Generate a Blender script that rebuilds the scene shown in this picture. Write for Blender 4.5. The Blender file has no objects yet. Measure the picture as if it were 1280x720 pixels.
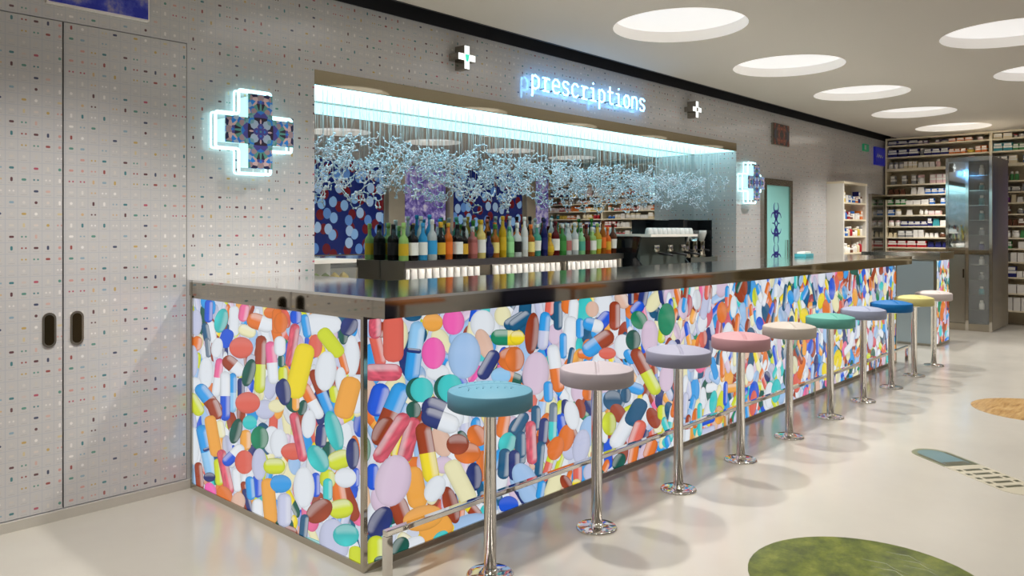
import bpy, math, random
from mathutils import Vector, Matrix
random.seed(11)
PI = math.pi
S = bpy.context.scene
COL = S.collection

# ------------------------------------------------------------------ camera
CAMH = 1.42; FPX = 975.0; HOR = 288.0; ANG = math.radians(42.7)
CA, SA = math.cos(ANG), math.sin(ANG)
cd = bpy.data.cameras.new('camera'); cam = bpy.data.objects.new('camera', cd); COL.objects.link(cam)
cam.location = (0, 0, CAMH); cam.rotation_euler = (PI/2, 0, ANG-PI/2)
cd.sensor_width = 36; cd.lens = FPX/1280*36; cd.shift_y = -(360-HOR)/1280
cd.clip_start = 0.05; cd.clip_end = 100
S.camera = cam
def ray(px, py):
    c = (px-640)/FPX
    return (CA+SA*c, SA-CA*c, (HOR-py)/FPX)
def on_y(px, py, Y):
    d = ray(px, py); k = Y/d[1]; return (d[0]*k, Y, CAMH+d[2]*k)
def on_x(px, py, X):
    d = ray(px, py); k = X/d[0]; return (X, d[1]*k, CAMH+d[2]*k)

# ------------------------------------------------------------------ world and view
w = bpy.data.worlds.new('world'); S.world = w; w.use_nodes = True
w.node_tree.nodes['Background'].inputs[0].default_value = (0.8, 0.85, 0.9, 1)
w.node_tree.nodes['Background'].inputs[1].default_value = 0.15
S.view_settings.view_transform = 'Standard'; S.view_settings.look = 'None'
S.view_settings.gamma = 1; S.view_settings.use_curve_mapping = False
S.view_settings.exposure = 0.0
SPOT_W = 138.0; DISC_E = 0.60; PANEL_E = 1.9; PRINT_E = 0.86

# ------------------------------------------------------------------ room numbers (metres)
WY = 4.228          # wall with the bar niche
MY = 4.78           # mirror at the back of the niche
FX = 13.95          # shelf wall
OY = -1.94          # wall opposite the bar
LX = -3.56          # wall behind the camera's left
CZ = 2.93           # ceiling
NX0, NX1 = 2.755, 8.42   # niche
NZ = 2.34           # niche light ceiling
BX0, BX1 = 1.96, 8.95    # bar
BY = 2.645          # bar front
PZ = 1.048          # lit panel top
CT0, CT1 = 1.062, 1.147  # counter slab

# ------------------------------------------------------------------ helpers
def lin(c):
    return tuple(((v/255)/12.92 if v/255 <= .04045 else ((v/255+.055)/1.055)**2.4) for v in c)
class MB:
    def __init__(s): s.v = []; s.f = []; s.sm = []; s.mi = []; s.col = None
    def face(s, idx, smooth=False, m=0): s.f.append(tuple(idx)); s.sm.append(smooth); s.mi.append(m)
    def box(s, x0, x1, y0, y1, z0, z1, m=0):
        b = len(s.v)
        s.v += [(x0,y0,z0),(x1,y0,z0),(x1,y1,z0),(x0,y1,z0),(x0,y0,z1),(x1,y0,z1),(x1,y1,z1),(x0,y1,z1)]
        for q in ((3,2,1,0),(4,5,6,7),(0,1,5,4),(1,2,6,5),(2,3,7,6),(3,0,4,7)):
            s.face([b+i for i in q], False, m)
        return s
    def quad(s, a, b, c, d, m=0):
        n = len(s.v); s.v += [a, b, c, d]; s.face((n, n+1, n+2, n+3), False, m); return s
    def lathe(s, prof, n=20, c=(0,0,0), sq=None, m=0, cap=True):
        b = len(s.v)
        for (r, z) in prof:
            for i in range(n):
                a = 2*PI*i/n; ca, sa = math.cos(a), math.sin(a)
                if sq: k = (abs(ca)**sq+abs(sa)**sq)**(-1/sq)
                else: k = 1
                s.v.append((c[0]+r*k*ca, c[1]+r*k*sa, c[2]+z))
        for j in range(len(prof)-1):
            mm = m[j] if isinstance(m, (list, tuple)) else m
            for i in range(n):
                s.face((b+j*n+i, b+j*n+(i+1)%n, b+(j+1)*n+(i+1)%n, b+(j+1)*n+i), True, mm)
        if cap:
            m0 = m[0] if isinstance(m, (list, tuple)) else m
            m1 = m[-1] if isinstance(m, (list, tuple)) else m
            s.face([b+i for i in range(n)][::-1], False, m0)
            s.face([b+(len(prof)-1)*n+i for i in range(n)], False, m1)
        return s
    def tube(s, pts, r, n=8, closed=False, m=0):
        pts = [Vector(p) for p in pts]; k = len(pts); b = len(s.v)
        ref = None
        for i in range(k):
            p = pts[i]
            if closed: a, c = pts[i-1], pts[(i+1) % k]
            else: a, c = pts[max(i-1, 0)], pts[min(i+1, k-1)]
            d1 = (p-a).normalized() if (p-a).length > 1e-9 else None
            d2 = (c-p).normalized() if (c-p).length > 1e-9 else None
            if d1 is None: d1 = d2
            if d2 is None: d2 = d1
            t = d1+d2
            t = t.normalized() if t.length > 1e-6 else d1
            if ref is None:
                up = Vector((0,0,1)) if abs(t.z) < .9 else Vector((1,0,0))
                ref = (up-t*up.dot(t)).normalized()
            else:
                ref = (ref-t*ref.dot(t)); ref = ref.normalized() if ref.length > 1e-6 else Vector((1,0,0))
            bi = t.cross(ref)
            cosh = max(.45, t.dot(d1))
            # widen in the bend plane
            bend = (d2-d1)
            bn = bend.normalized() if bend.length > 1e-6 else None
            for q in range(n):
                an = 2*PI*q/n
                o = ref*math.cos(an)*r + bi*math.sin(an)*r
                if bn is not None: o = o+bn*(o.dot(bn))*(1/cosh-1)
                s.v.append(tuple(p+o))
        for j in range(k if closed else k-1):
            jj = (j+1) % k
            for q in range(n):
                s.face((b+j*n+q, b+j*n+(q+1)%n, b+jj*n+(q+1)%n, b+jj*n+q), True, m)
        if not closed:
            s.face([b+q for q in range(n)][::-1], False, m); s.face([b+(k-1)*n+q for q in range(n)], False, m)
        return s
    def sphere(s, c, r, n=8, h=6, m=0):
        b = len(s.v); s.v.append((c[0], c[1], c[2]-r))
        for j in range(1, h):
            ph = -PI/2+PI*j/h
            for i in range(n):
                a = 2*PI*i/n
                s.v.append((c[0]+r*math.cos(ph)*math.cos(a), c[1]+r*math.cos(ph)*math.sin(a), c[2]+r*math.sin(ph)))
        s.v.append((c[0], c[1], c[2]+r)); e = len(s.v)-1
        for i in range(n):
            s.face((b, b+1+(i+1)%n, b+1+i), True, m)
            s.face((e, e-n+i, e-n+(i+1)%n), True, m)
        for j in range(h-2):
            for i in range(n):
                s.face((b+1+j*n+i, b+1+j*n+(i+1)%n, b+1+(j+1)*n+(i+1)%n, b+1+(j+1)*n+i), True, m)
        return s
    def prism(s, poly, fn, d0, d1, m=0):      # poly: 2-D outline (ccw), fn(u,v,d)->xyz
        n = len(poly); b = len(s.v)
        s.v += [fn(u, v, d0) for u, v in poly]+[fn(u, v, d1) for u, v in poly]
        s.face([b+i for i in range(n)], False, m); s.face([b+n+i for i in range(n)][::-1], False, m)
        for i in range(n):
            s.face((b+i, b+n+i, b+n+(i+1)%n, b+(i+1)%n), False, m)
        return s
    def build(s, name, mat, parent=None, origin=(0,0,0), bevel=0):
        me = bpy.data.meshes.new(name)
        ox, oy, oz = origin
        me.from_pydata([(x-ox, y-oy, z-oz) for x, y, z in s.v], [], s.f)
        me.polygons.foreach_set('use_smooth', s.sm); me.polygons.foreach_set('material_index', s.mi)
        for m in (mat if isinstance(mat, (list, tuple)) else [mat]): me.materials.append(m)
        if s.col:
            at = me.color_attributes.new('Col', 'FLOAT_COLOR', 'POINT')
            fl = []
            for c in s.col: fl += [c[0], c[1], c[2], 1]
            at.data.foreach_set('color', fl)
        me.update()
        o = bpy.data.objects.new(name, me); COL.objects.link(o)
        if parent is not None: o.parent = parent
        else: o.location = origin
        if bevel:
            b = o.modifiers.new('bevel', 'BEVEL'); b.width = bevel; b.segments = 2; b.limit_method = 'ANGLE'
        return o
def tag(o, label=None, cat=None, group=None, kind=None):
    if label: o['label'] = label
    if cat: o['category'] = cat
    if group: o['group'] = group
    if kind: o['kind'] = kind
    return o
def thing(name, label, cat, loc=(0,0,0), rz=0, group=None):
    o = bpy.data.objects.new(name, None); COL.objects.link(o); o.empty_display_size = .05
    o.location = loc; o.rotation_euler = (0, 0, rz)
    return tag(o, label, cat, group)
def child_copy(ch, parent, data=None):
    c = ch.copy(); COL.objects.link(c); c.parent = parent
    return c
def copy_tree(root, label=None):
    r = root.copy(); COL.objects.link(r)
    for ch in list(root.children):
        c = child_copy(ch, r)
        for g in list(ch.children): child_copy(g, c)
    if label: r['label'] = label
    return r
ORD = ['zeroth','first','second','third','fourth','fifth','sixth','seventh','eighth','ninth','tenth','eleventh','twelfth','thirteenth','fourteenth','fifteenth','sixteenth','seventeenth','eighteenth','nineteenth','twentieth']
ORD += ['twenty-'+o for o in ORD[1:10]]+['thirtieth']+['thirty-'+o for o in ORD[1:10]]+['fortieth']+['forty-'+o for o in ORD[1:10]]

# ------------------------------------------------------------------ materials
def pmat(name, col, rough=.5, metal=0, emis=None, es=0, trans=0, coat=0, ior=1.5, spec=.5, coatr=.08):
    m = bpy.data.materials.new(name); m.use_nodes = True
    p = m.node_tree.nodes['Principled BSDF']
    p.inputs['Base Color'].default_value = (*col, 1); p.inputs['Roughness'].default_value = rough
    p.inputs['Metallic'].default_value = metal; p.inputs['IOR'].default_value = ior
    p.inputs['Transmission Weight'].default_value = trans
    p.inputs['Coat Weight'].default_value = coat; p.inputs['Coat Roughness'].default_value = coatr
    p.inputs['Specular IOR Level'].default_value = spec
    if emis: p.inputs['Emission Color'].default_value = (*emis, 1); p.inputs['Emission Strength'].default_value = es
    return m
class NT:
    def __init__(s, m): s.t = m.node_tree; s.n = s.t.nodes; s.p = s.n['Principled BSDF']
    def new(s, k, **kw):
        o = s.n.new(k)
        for a, b in kw.items(): setattr(o, a, b)
        return o
    def set(s, sock, v):
        if hasattr(v, 'is_output') or isinstance(v, bpy.types.NodeSocket): s.t.links.new(v, sock)
        else: sock.default_value = v
    def m(s, op, a, b=0.0, c=0.0, clamp=False):
        o = s.new('ShaderNodeMath', operation=op, use_clamp=clamp)
        s.set(o.inputs[0], a); s.set(o.inputs[1], b); s.set(o.inputs[2], c); return o.outputs[0]
    def mix(s, f, a, b):
        o = s.new('ShaderNodeMix', data_type='RGBA')
        s.set(o.inputs['Factor'], f)
        for nm, v in ((6, a), (7, b)):
            if isinstance(v, tuple): o.inputs[nm].default_value = (*v[:3], 1)
            else: s.t.links.new(v, o.inputs[nm])
        return o.outputs[2]
    def ramp(s, f, stops, const=False):
        o = s.new('ShaderNodeValToRGB'); cr = o.color_ramp
        if const: cr.interpolation = 'CONSTANT'
        while len(cr.elements) < len(stops): cr.elements.new(1)
        for e, (p, c) in zip(cr.elements, stops): e.position = p; e.color = (*c[:3], 1)
        s.set(o.inputs[0], f); return o.outputs[0]
    def noise(s, vec=None, scale=5, detail=3, rough=.5):
        o = s.new('ShaderNodeTexNoise'); o.inputs['Scale'].default_value = scale
        o.inputs['Detail'].default_value = detail; o.inputs['Roughness'].default_value = rough
        if vec is not None: s.t.links.new(vec, o.inputs['Vector'])
        return o.outputs[0]
    def pos(s): return s.new('ShaderNodeNewGeometry').outputs['Position']
    def obj(s): return s.new('ShaderNodeTexCoord').outputs['Object']
    def sep(s, v):
        o = s.new('ShaderNodeSeparateXYZ'); s.t.links.new(v, o.inputs[0]); return o.outputs
    def comb(s, x, y, z):
        o = s.new('ShaderNodeCombineXYZ')
        for i, v in enumerate((x, y, z)): s.set(o.inputs[i], v)
        return o.outputs[0]
    def base(s, v): s.t.links.new(v, s.p.inputs['Base Color'])
    def bump(s, h, st=.2, d=.01):
        o = s.new('ShaderNodeBump'); o.inputs['Strength'].default_value = st; o.inputs['Distance'].default_value = d
        s.set(o.inputs['Height'], h); s.t.links.new(o.outputs[0], s.p.inputs['Normal'])

def wallpaper():
    m = pmat('pill_wallpaper', (.4,.4,.4), .42, coat=1, coatr=.15)
    m.node_tree.nodes['Principled BSDF'].inputs['Coat IOR'].default_value = 1.8
    t = NT(m); x, y, z = t.sep(t.pos())
    u = t.m('DIVIDE', t.m('ADD', x, y), .0515); v = t.m('DIVIDE', z, .0545)
    cu = t.m('FLOOR', u); cv = t.m('FLOOR', v)
    fu = t.m('SUBTRACT', t.m('SUBTRACT', u, cu), .5); fv = t.m('SUBTRACT', t.m('SUBTRACT', v, cv), .5)
    ku = t.m('FLOORED_MODULO', cu, 10.0); kv = t.m('FLOORED_MODULO', t.m('ADD', cv, t.m('MULTIPLY', t.m('FLOOR', t.m('DIVIDE', cu, 10.0)), 3.0)), 10.0)
    def wn(k):
        o = t.new('ShaderNodeTexWhiteNoise', noise_dimensions='3D'); t.t.links.new(t.comb(ku, kv, float(k)), o.inputs[0]); return o.outputs[0]
    r1, r2 = wn(1.5), wn(7.5)
    ax = t.m('ABSOLUTE', fu); ay = t.m('ABSOLUTE', fv)
    def ln(a, b): return t.m('SQRT', t.m('ADD', t.m('MULTIPLY', a, a), t.m('MULTIPLY', b, b)))
    dh = ln(t.m('MAXIMUM', t.m('SUBTRACT', ax, .10), 0.0), fv)
    dv = ln(fu, t.m('MAXIMUM', t.m('SUBTRACT', ay, .09), 0.0))
    dd = t.m('SUBTRACT', ln(fu, fv), .03)
    d2 = t.m('ADD', ln(t.m('SUBTRACT', ax, .16), fv), .02)
    def sel(thr, a, b):
        g = t.m('GREATER_THAN', r2, thr)
        return t.m('ADD', t.m('MULTIPLY', a, t.m('SUBTRACT', 1.0, g)), t.m('MULTIPLY', b, g))
    d = sel(.3, dh, sel(.5, dv, sel(.75, dd, d2)))
    mask = t.m('MULTIPLY', t.m('SUBTRACT', .115, d), 30.0, clamp=True)
    pal = [(200,196,192),(222,218,214),(208,204,200),(228,224,220),(200,186,180),(206,190,150),(196,192,186),(226,224,222),(204,150,142),(198,192,188),
           (60,120,128),(222,218,214),(226,222,218),(190,160,90),(202,196,192),(92,52,58),(210,200,192),(198,190,182),(206,172,162),(58,66,96),(222,218,214),(206,202,198),(176,80,100),(208,202,196),
           (140,166,182),(200,194,188),(204,172,130),(206,200,192),(150,70,66),(230,226,222),(214,210,206),(84,140,126)]
    c = t.ramp(r1, [(i/len(pal), lin(p)) for i, p in enumerate(pal)], True)
    g = t.m('MAXIMUM', t.m('GREATER_THAN', ax, .47), t.m('GREATER_THAN', ay, .47))
    tx = t.m('MULTIPLY', t.m('LESS_THAN', ax, .26), t.m('LESS_THAN', t.m('ABSOLUTE', t.m('ADD', fv, .33)), .028))
    b0 = t.mix(t.m('MULTIPLY', g, .42), lin((194,192,191)), lin((158,166,182)))
    b1 = t.mix(t.m('MULTIPLY', tx, .22), b0, lin((110,105,105)))
    t.base(t.mix(mask, b1, c))
    return m
M = {}
M['wallpaper'] = wallpaper()
def floor_mat():
    m = pmat('poured_floor', lin((214,204,188)), .2, coat=.35, coatr=.12)
    t = NT(m); n = t.noise(t.pos(), 1.3, 4, .6); n2 = t.noise(t.pos(), 40, 2)
    t.base(t.mix(t.m('MULTIPLY', n, 1.0), lin((182,177,167)), lin((196,191,180))))
    r = t.m('ADD', t.m('MULTIPLY', n, .16), .14); t.t.links.new(r, t.p.inputs['Roughness'])
    t.bump(n2, .02, .002)
    return m
M['floor'] = floor_mat()
M['ceiling'] = pmat('ceiling_paint', lin((184,177,166)), .75)
M['recess'] = pmat('recess_white', lin((240,236,230)), .6, emis=(1,.96,.9), es=.12)  # faint glow stands in for disc light falling on the recess wall
M['disc'] = pmat('light_diffuser', (.5,.5,.5), .5, emis=(1,.97,.95), es=DISC_E)
M['black'] = pmat('black_paint', (.008,.008,.01), .6)
M['blackgloss'] = pmat('black_gloss', (.01,.011,.013), .12)
M['chrome'] = pmat('polished_chrome', (.78,.75,.70), .07, 1)
M['steel'] = pmat('polished_steel', (.50,.46,.39), .10, 1)
M['mirrorsteel'] = pmat('mirror_steel', (.46,.42,.35), .045, 1)
M['brushed'] = pmat('brushed_steel', (.42,.39,.34), .3, 1)
M['band'] = pmat('mirror_bronze', (.50,.45,.34), .03, 1)
M['mirror'] = pmat('silver_mirror', (.80,.82,.82), .008, 1)
M['counter'] = pmat('counter_glass_top', (.82,.82,.79), .11, 1)
NTc = NT(M['counter'])
NTc.bump(NTc.noise(NTc.pos(), 14, 2), .03, .002)
M['nichelight'] = pmat('niche_diffuser', (.8,.9,.9), .4, emis=(.40,.80,.90), es=PANEL_E)
M['white'] = pmat('white_lacquer', lin((235,230,220)), .4)
M['cream'] = pmat('cream_shelf', lin((232,220,192)), .5)
M['creamback'] = pmat('cream_back', lin((206,194,166)), .6)
M['neon'] = pmat('neon_blue_white', (.1,.1,.1), .4, emis=(.16,.5,1.0), es=10)
M['neonw'] = pmat('neon_cyan_white', (.1,.1,.1), .4, emis=(.5,.88,.92), es=2.4)
M['crossside'] = pmat('cross_side_acrylic', (.7,.85,.85), .4, emis=(.65,.95,1.0), es=.42)
M['whitelit'] = pmat('white_lit_face', (.9,.9,.9), .4, emis=(.95,1,1), es=1.1)
M['greenlit'] = pmat('green_lit_face', (.1,.6,.4), .4, emis=(.05,.75,.5), es=.9)
M['tile_teal'] = pmat('teal_door_glass', lin((140,200,195)), .25, emis=lin((130,200,195)), es=.12)
M['hazard'] = pmat('hazard_blue', lin((40,40,130)), .4)
M['bronze'] = pmat('dark_bronze', (.09,.07,.04), .2, 1)
M['frame'] = pmat('frame_steel', (.36,.33,.28), .22, 1)
M['darkglass'] = pmat('dark_glass', (.03,.03,.025), .05, 0)
M['cabglass'] = pmat('cabinet_mirror_glass', (.72,.76,.76), .03, 1)
M['glass'] = pmat('clear_glass', (.95,.98,.97), .03, trans=.9, ior=1.3)
M['mol'] = pmat('silvered_glass_molecule', (.82,.87,.95), .14, .72)
M['wire'] = pmat('thin_wire', (.7,.72,.72), .3, .6)
M['machine'] = pmat('machine_grey_green', (.06,.075,.068), .25)
M['led'] = pmat('led_strip', (.8,.8,.8), .4, emis=(1,.93,.86), es=14)  # glow for an added strip that brightens the glass rack
M['pierside'] = pmat('pale_blue_steel', (.42,.50,.55), .28, .7)  # blue cast of the niche light put into the steel colour
M['navy'] = pmat('navy_leather', (.012,.016,.05), .4)
M['tablewood'] = pmat('orange_wood_top', lin((190,115,50)), .3)
M['frosted'] = pmat('frosted_tumbler', (.9,.9,.88), .15, trans=.45, ior=1.3)
M['porcelain'] = pmat('white_porcelain', lin((205,208,206)), .2)
def objcol(name, rough=.4, spec=.5, trans=0):
    m = pmat(name, (.5,.5,.5), rough, spec=spec, trans=trans, ior=1.35); t = NT(m)
    o = t.new('ShaderNodeObjectInfo'); t.base(o.outputs['Color']); return m
M['pack'] = objcol('pack_paper', .5)
M['packwhite'] = pmat('pack_white', lin((238,234,226)), .5)
M['liquid'] = objcol('bottle_glass', .08, .6, .25)
M['label'] = objcol('bottle_label', .6)
M['seat'] = objcol('matt_tablet_seat', .55, .35)
M['capcol'] = objcol('bottle_cap', .3)
def print_mat():
    m = pmat('backlit_pill_print', (.02,.02,.02), .12, spec=.4); t = NT(m)
    a = t.new('ShaderNodeVertexColor', layer_name='Col')
    t.t.links.new(a.outputs[0], t.p.inputs['Emission Color']); t.p.inputs['Emission Strength'].default_value = PRINT_E
    m.cycles.emission_sampling = 'NONE'
    return m
M['print'] = print_mat()
def kaleido(name, pal, scale, e=.0):
    m = pmat(name, (.3,.3,.3), .3); t = NT(m); x, y, z = t.sep(t.obj())
    ax, az = t.m('ABSOLUTE', x), t.m('ABSOLUTE', z)
    vec = t.comb(t.m('MAXIMUM', ax, az), t.m('MINIMUM', ax, az), 0.0)
    v = t.new('ShaderNodeTexVoronoi'); v.inputs['Scale'].default_value = scale; t.t.links.new(vec, v.inputs['Vector'])
    s = t.sep(v.outputs['Color'])
    t.base(t.ramp(s[0], [(i/len(pal), lin(p)) for i, p in enumerate(pal)], True))
    if e:
        t.t.links.new(t.p.inputs['Base Color'].links[0].from_socket, t.p.inputs['Emission Color']); t.p.inputs['Emission Strength'].default_value = e
    return m
M['mosaic'] = kaleido('symmetric_mosaic', [(40,110,190),(25,30,70),(105,150,160),(190,165,165),(70,70,140),(30,120,200),(150,130,135),(80,140,130),(45,35,50),(150,170,190)], 40, .22)
M['mosaic_red'] = kaleido('dark_red_mosaic', [(60,20,15),(150,70,30),(25,15,15),(90,40,25),(40,45,70),(110,30,20)], 30)
def spots():
    m = pmat('blue_cell_picture', (.1,.1,.4), .25); t = NT(m); x, y, z = t.sep(t.pos())
    def lay(sc, off):
        v = t.new('ShaderNodeTexVoronoi'); v.inputs['Scale'].default_value = sc; v.inputs['Randomness'].default_value = .8; v.voronoi_dimensions = '2D'
        t.t.links.new(t.comb(t.m('ADD', x, off), t.m('MULTIPLY', z, .85), off), v.inputs['Vector']); return v
    a, b = lay(3.6, 3.3), lay(4.6, 0.0)
    c = t.mix(t.m('LESS_THAN', a.outputs['Distance'], .29), lin((18,36,105)), lin((105,24,34)))
    k = t.sep(b.outputs['Color'])
    cell = t.ramp(k[0], [(0, lin((135,178,225))), (.4, lin((95,140,205))), (.75, lin((160,190,225)))], True)
    hit = t.m('MULTIPLY', t.m('LESS_THAN', b.outputs['Distance'], .37), t.m('GREATER_THAN', k[1], .22))
    t.base(t.mix(hit, c, cell))
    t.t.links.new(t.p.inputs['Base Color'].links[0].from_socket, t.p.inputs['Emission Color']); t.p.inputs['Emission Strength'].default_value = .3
    return m
M['spots'] = spots()
def purple():
    m = pmat('purple_bloom_picture', (.3,.2,.5), .3); t = NT(m); n = t.noise(t.pos(), 7, 6, .8)
    t.base(t.ramp(n, [(.36, lin((50,40,110))), (.47, lin((110,95,175))), (.54, lin((160,150,205))), (.62, lin((215,210,225)))]))
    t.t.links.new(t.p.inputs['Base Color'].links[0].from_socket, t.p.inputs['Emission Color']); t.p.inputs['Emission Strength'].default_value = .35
    return m
M['purple'] = purple()
def sky():
    m = pmat('sky_print', (.1,.2,.8), .3); t = NT(m); n = t.noise(t.pos(), 6.5, 5, .6)
    t.base(t.ramp(n, [(.42, lin((35,50,175))), (.5, lin((75,85,190))), (.58, lin((150,145,180))), (.7, lin((190,180,190)))]))
    return m
M['sky'] = sky()
def moss():
    m = pmat('moss_inlay', (.2,.3,.05), .3, coat=.3); t = NT(m); p = t.pos(); n = t.noise(p, 9, 6, .7); n2 = t.noise(p, 30, 3, .7)
    c = t.ramp(n, [(.32, lin((46,56,10))), (.48, lin((86,98,22))), (.6, lin((112,120,36))), (.75, lin((138,140,66)))])
    t.base(t.mix(t.m('MULTIPLY', n2, .35), c, lin((70,84,25)))); return m
M['moss'] = moss()
def wood():
    m = pmat('amber_inlay', (.5,.3,.1), .3, coat=.3); t = NT(m); x, y, z = t.sep(t.pos())
    n = t.noise(t.comb(t.m('MULTIPLY', x, 2.0), t.m('MULTIPLY', y, 14.0), 0.0), 3, 4, .6)
    t.base(t.ramp(n, [(.3, lin((140,100,52))), (.5, lin((180,142,88))), (.7, lin((200,170,118)))])); return m
M['wood'] = wood()
M['inlay_dark'] = pmat('inlay_dark', lin((84,84,66)), .3, coat=.3)
M['inlay_blue'] = pmat('inlay_slate', lin((95,125,130)), .3, coat=.3)
M['inlay_cream'] = pmat('inlay_cream', lin((188,181,160)), .3, coat=.3)
M['inlay_green'] = pmat('inlay_greygreen', lin((120,125,100)), .3, coat=.3)
M['column'] = pmat('silver_column', lin((190,182,165)), .35, .3)
M['bluesign'] = pmat('blue_sign', lin((30,35,140)), .35, emis=lin((30,35,150)), es=.25)
M['green'] = pmat('exit_green', lin((30,120,80)), .4, emis=lin((30,130,90)), es=.3)
M['bulb'] = pmat('lamp_glow', (.8,.8,.8), .4, emis=(1,.93,.82), es=3)
M['teal'] = pmat('teal_plastic', lin((50,140,150)), .4)

# ================================================================== SETTING
def struct(o): o['kind'] = 'structure'; return o
struct(MB().box(LX, FX, OY, MY, -.12, 0).build('floor', M['floor']))
# ceiling with round recesses
PX, PY, DR = 1.92, 1.76, .49
DXS = [5.08+PX*k for k in range(-4, 5)]; DYS = [3.0, 1.24, -.52]
cb = MB(); NSEG = 48
for dx in DXS:
    for dy in DYS:
        b = len(cb.v)
        for i in range(NSEG):
            a = 2*PI*i/NSEG; c, s_ = math.cos(a), math.sin(a)
            cb.v.append((dx+DR*c, dy+DR*s_, CZ))
            k = min((PX/2)/abs(c) if abs(c) > 1e-6 else 1e9, (PY/2)/abs(s_) if abs(s_) > 1e-6 else 1e9)
            cb.v.append((dx+k*c, dy+k*s_, CZ))
        for i in range(NSEG):
            j = (i+1) % NSEG
            cb.face((b+2*i, b+2*j, b+2*j+1, b+2*i+1))
        # tile corners
        for sx in (-1, 1):
            for sy in (-1, 1):
                ca = math.atan2(sy*PY/2, sx*PX/2) % (2*PI); i = int(ca/(2*PI)*NSEG); j = (i+1) % NSEG
                n = len(cb.v); cb.v.append((dx+sx*PX/2, dy+sy*PY/2, CZ)); cb.face((b+2*i+1, b+2*j+1, n))
SLOT = 4.03
xa, xb = DXS[0]-PX/2, DXS[-1]+PX/2; ya, yb = DYS[-1]-PY/2, DYS[0]+PY/2
cb.quad((xa, yb, CZ), (xa, SLOT, CZ), (xb, SLOT, CZ), (xb, yb, CZ))
cb.quad((xa, OY, CZ), (xa, ya, CZ), (xb, ya, CZ), (xb, OY, CZ))
cb.quad((xb, OY, CZ), (xb, SLOT, CZ), (FX, SLOT, CZ), (FX, OY, CZ))
cb.box(LX, FX, OY, SLOT, CZ+.12, CZ+.2)
struct(cb.build('ceiling', M['ceiling']))
tr = MB().box(LX, FX, SLOT, SLOT+.012, CZ-.004, CZ+.2).box(LX, FX, SLOT+.012, WY+.05, CZ+.18, CZ+.2).box(LX, FX, WY-.012, WY, CZ-.035, CZ+.18)
struct(tr.build('trim_1', M['black']))
# wall with niche opening and recess for the wallpapered doors
DX0, DX1, DX2, DZ0, DZ1 = .706, 1.323, 1.943, .05, 2.45
wb = MB()
wb.box(LX, DX0, WY, WY+.1, 0, CZ+.2)
wb.box(DX0, DX2, WY, WY+.1, DZ1, CZ+.2); wb.box(DX0, DX2, WY, WY+.1, 0, DZ0); wb.box(DX0, DX2, WY+.05, WY+.1, DZ0, DZ1)
wb.box(DX2, NX0, WY, WY+.1, 0, CZ+.2)
wb.box(NX0, NX1, WY, WY+.1, NZ+.09, CZ+.2)
wb.box(NX1, FX, WY, WY+.1, 0, CZ+.2)
# niche returns
wb.box(NX0-.05, NX0, WY+.1, MY+.05, 0, NZ+.1); wb.box(NX1, NX1+.05, WY+.1, MY+.05, 0, NZ+.1)
struct(wb.build('wall_back', M['wallpaper']))
g = .004
for i, (a, b) in enumerate(((DX0, DX1), (DX1, DX2))):
    d = MB().box(a+g, b-g, WY, WY+.04, DZ0+g, DZ1-g).build('door_%d' % (i+1), M['wallpaper'])
    struct(d)
    hx = DX1+(-.062 if i == 0 else .062); hz = .935
    def oval(w_, h_, n=10):
        pts = []
        for k in range(n+1): a_ = PI*k/n; pts.append((w_*math.cos(a_), h_-w_+w_*math.sin(a_)))
        for k in range(n+1): a_ = PI+PI*k/n; pts.append((w_*math.cos(a_), -h_+w_+w_*math.sin(a_)))
        return pts
    h = MB().prism(oval(.031, .085), lambda u, v, q: (hx+u, WY-q, hz+v), .006, 0).build('door_handle', M['steel'], d)
    MB().prism(oval(.021, .074), lambda u, v, q: (hx+u, WY-q, hz+v), .008, .0062).build('finger_recess', M['bronze'], h)
struct(MB().box(LX, FX, OY-.1, OY, 0, CZ+.2).build('wall_opposite', M['wallpaper']))
struct(MB().box(LX-.1, LX, OY-.1, MY+.05, 0, CZ+.2).build('wall_left', M['wallpaper']))
struct(MB().box(FX, FX+.1, OY-.1, MY+.05, 0, CZ+.2).build('wall_shelves', M['creamback']))
struct(MB().box(LX, NX0, WY-.012, WY, 0, .048).build('baseboard_back', M['floor']))
# niche: light ceiling, mirror, polished band
lc = thing('niche_light_ceiling', 'long glowing cyan-white light ceiling over the back bar', 'light panel', (NX0, WY, NZ))
nseg = 4
for i in range(nseg):
    a = NX0+(NX1-NX0)*i/nseg; b = NX0+(NX1-NX0)*(i+1)/nseg
    MB().box(a+.002, b-.002, WY+.022, MY-.004, NZ, NZ+.03).build('panel', M['nichelight'], lc, (NX0, WY, NZ))
bm_ = thing('back_bar_mirror', 'wall-wide silver mirror behind the bottles', 'mirror', (NX0, MY, .9))
MB().box(NX0, NX1, MY, MY+.04, .0, NZ+.1).build('pane', M['mirror'], bm_, (NX0, MY, .9))
MB().box(NX0, NX1, MY-.006, MY, NZ-.012, NZ).build('top_trim', M['frame'], bm_, (NX0, MY, .9))
tag(MB().box(NX0, NX1, WY-.004, WY+.02, NZ, NZ+.09).build('header_band', M['band'], None, (NX0, WY, NZ)), 'polished bronze mirror band along the top edge of the bar niche', 'trim')

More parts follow.
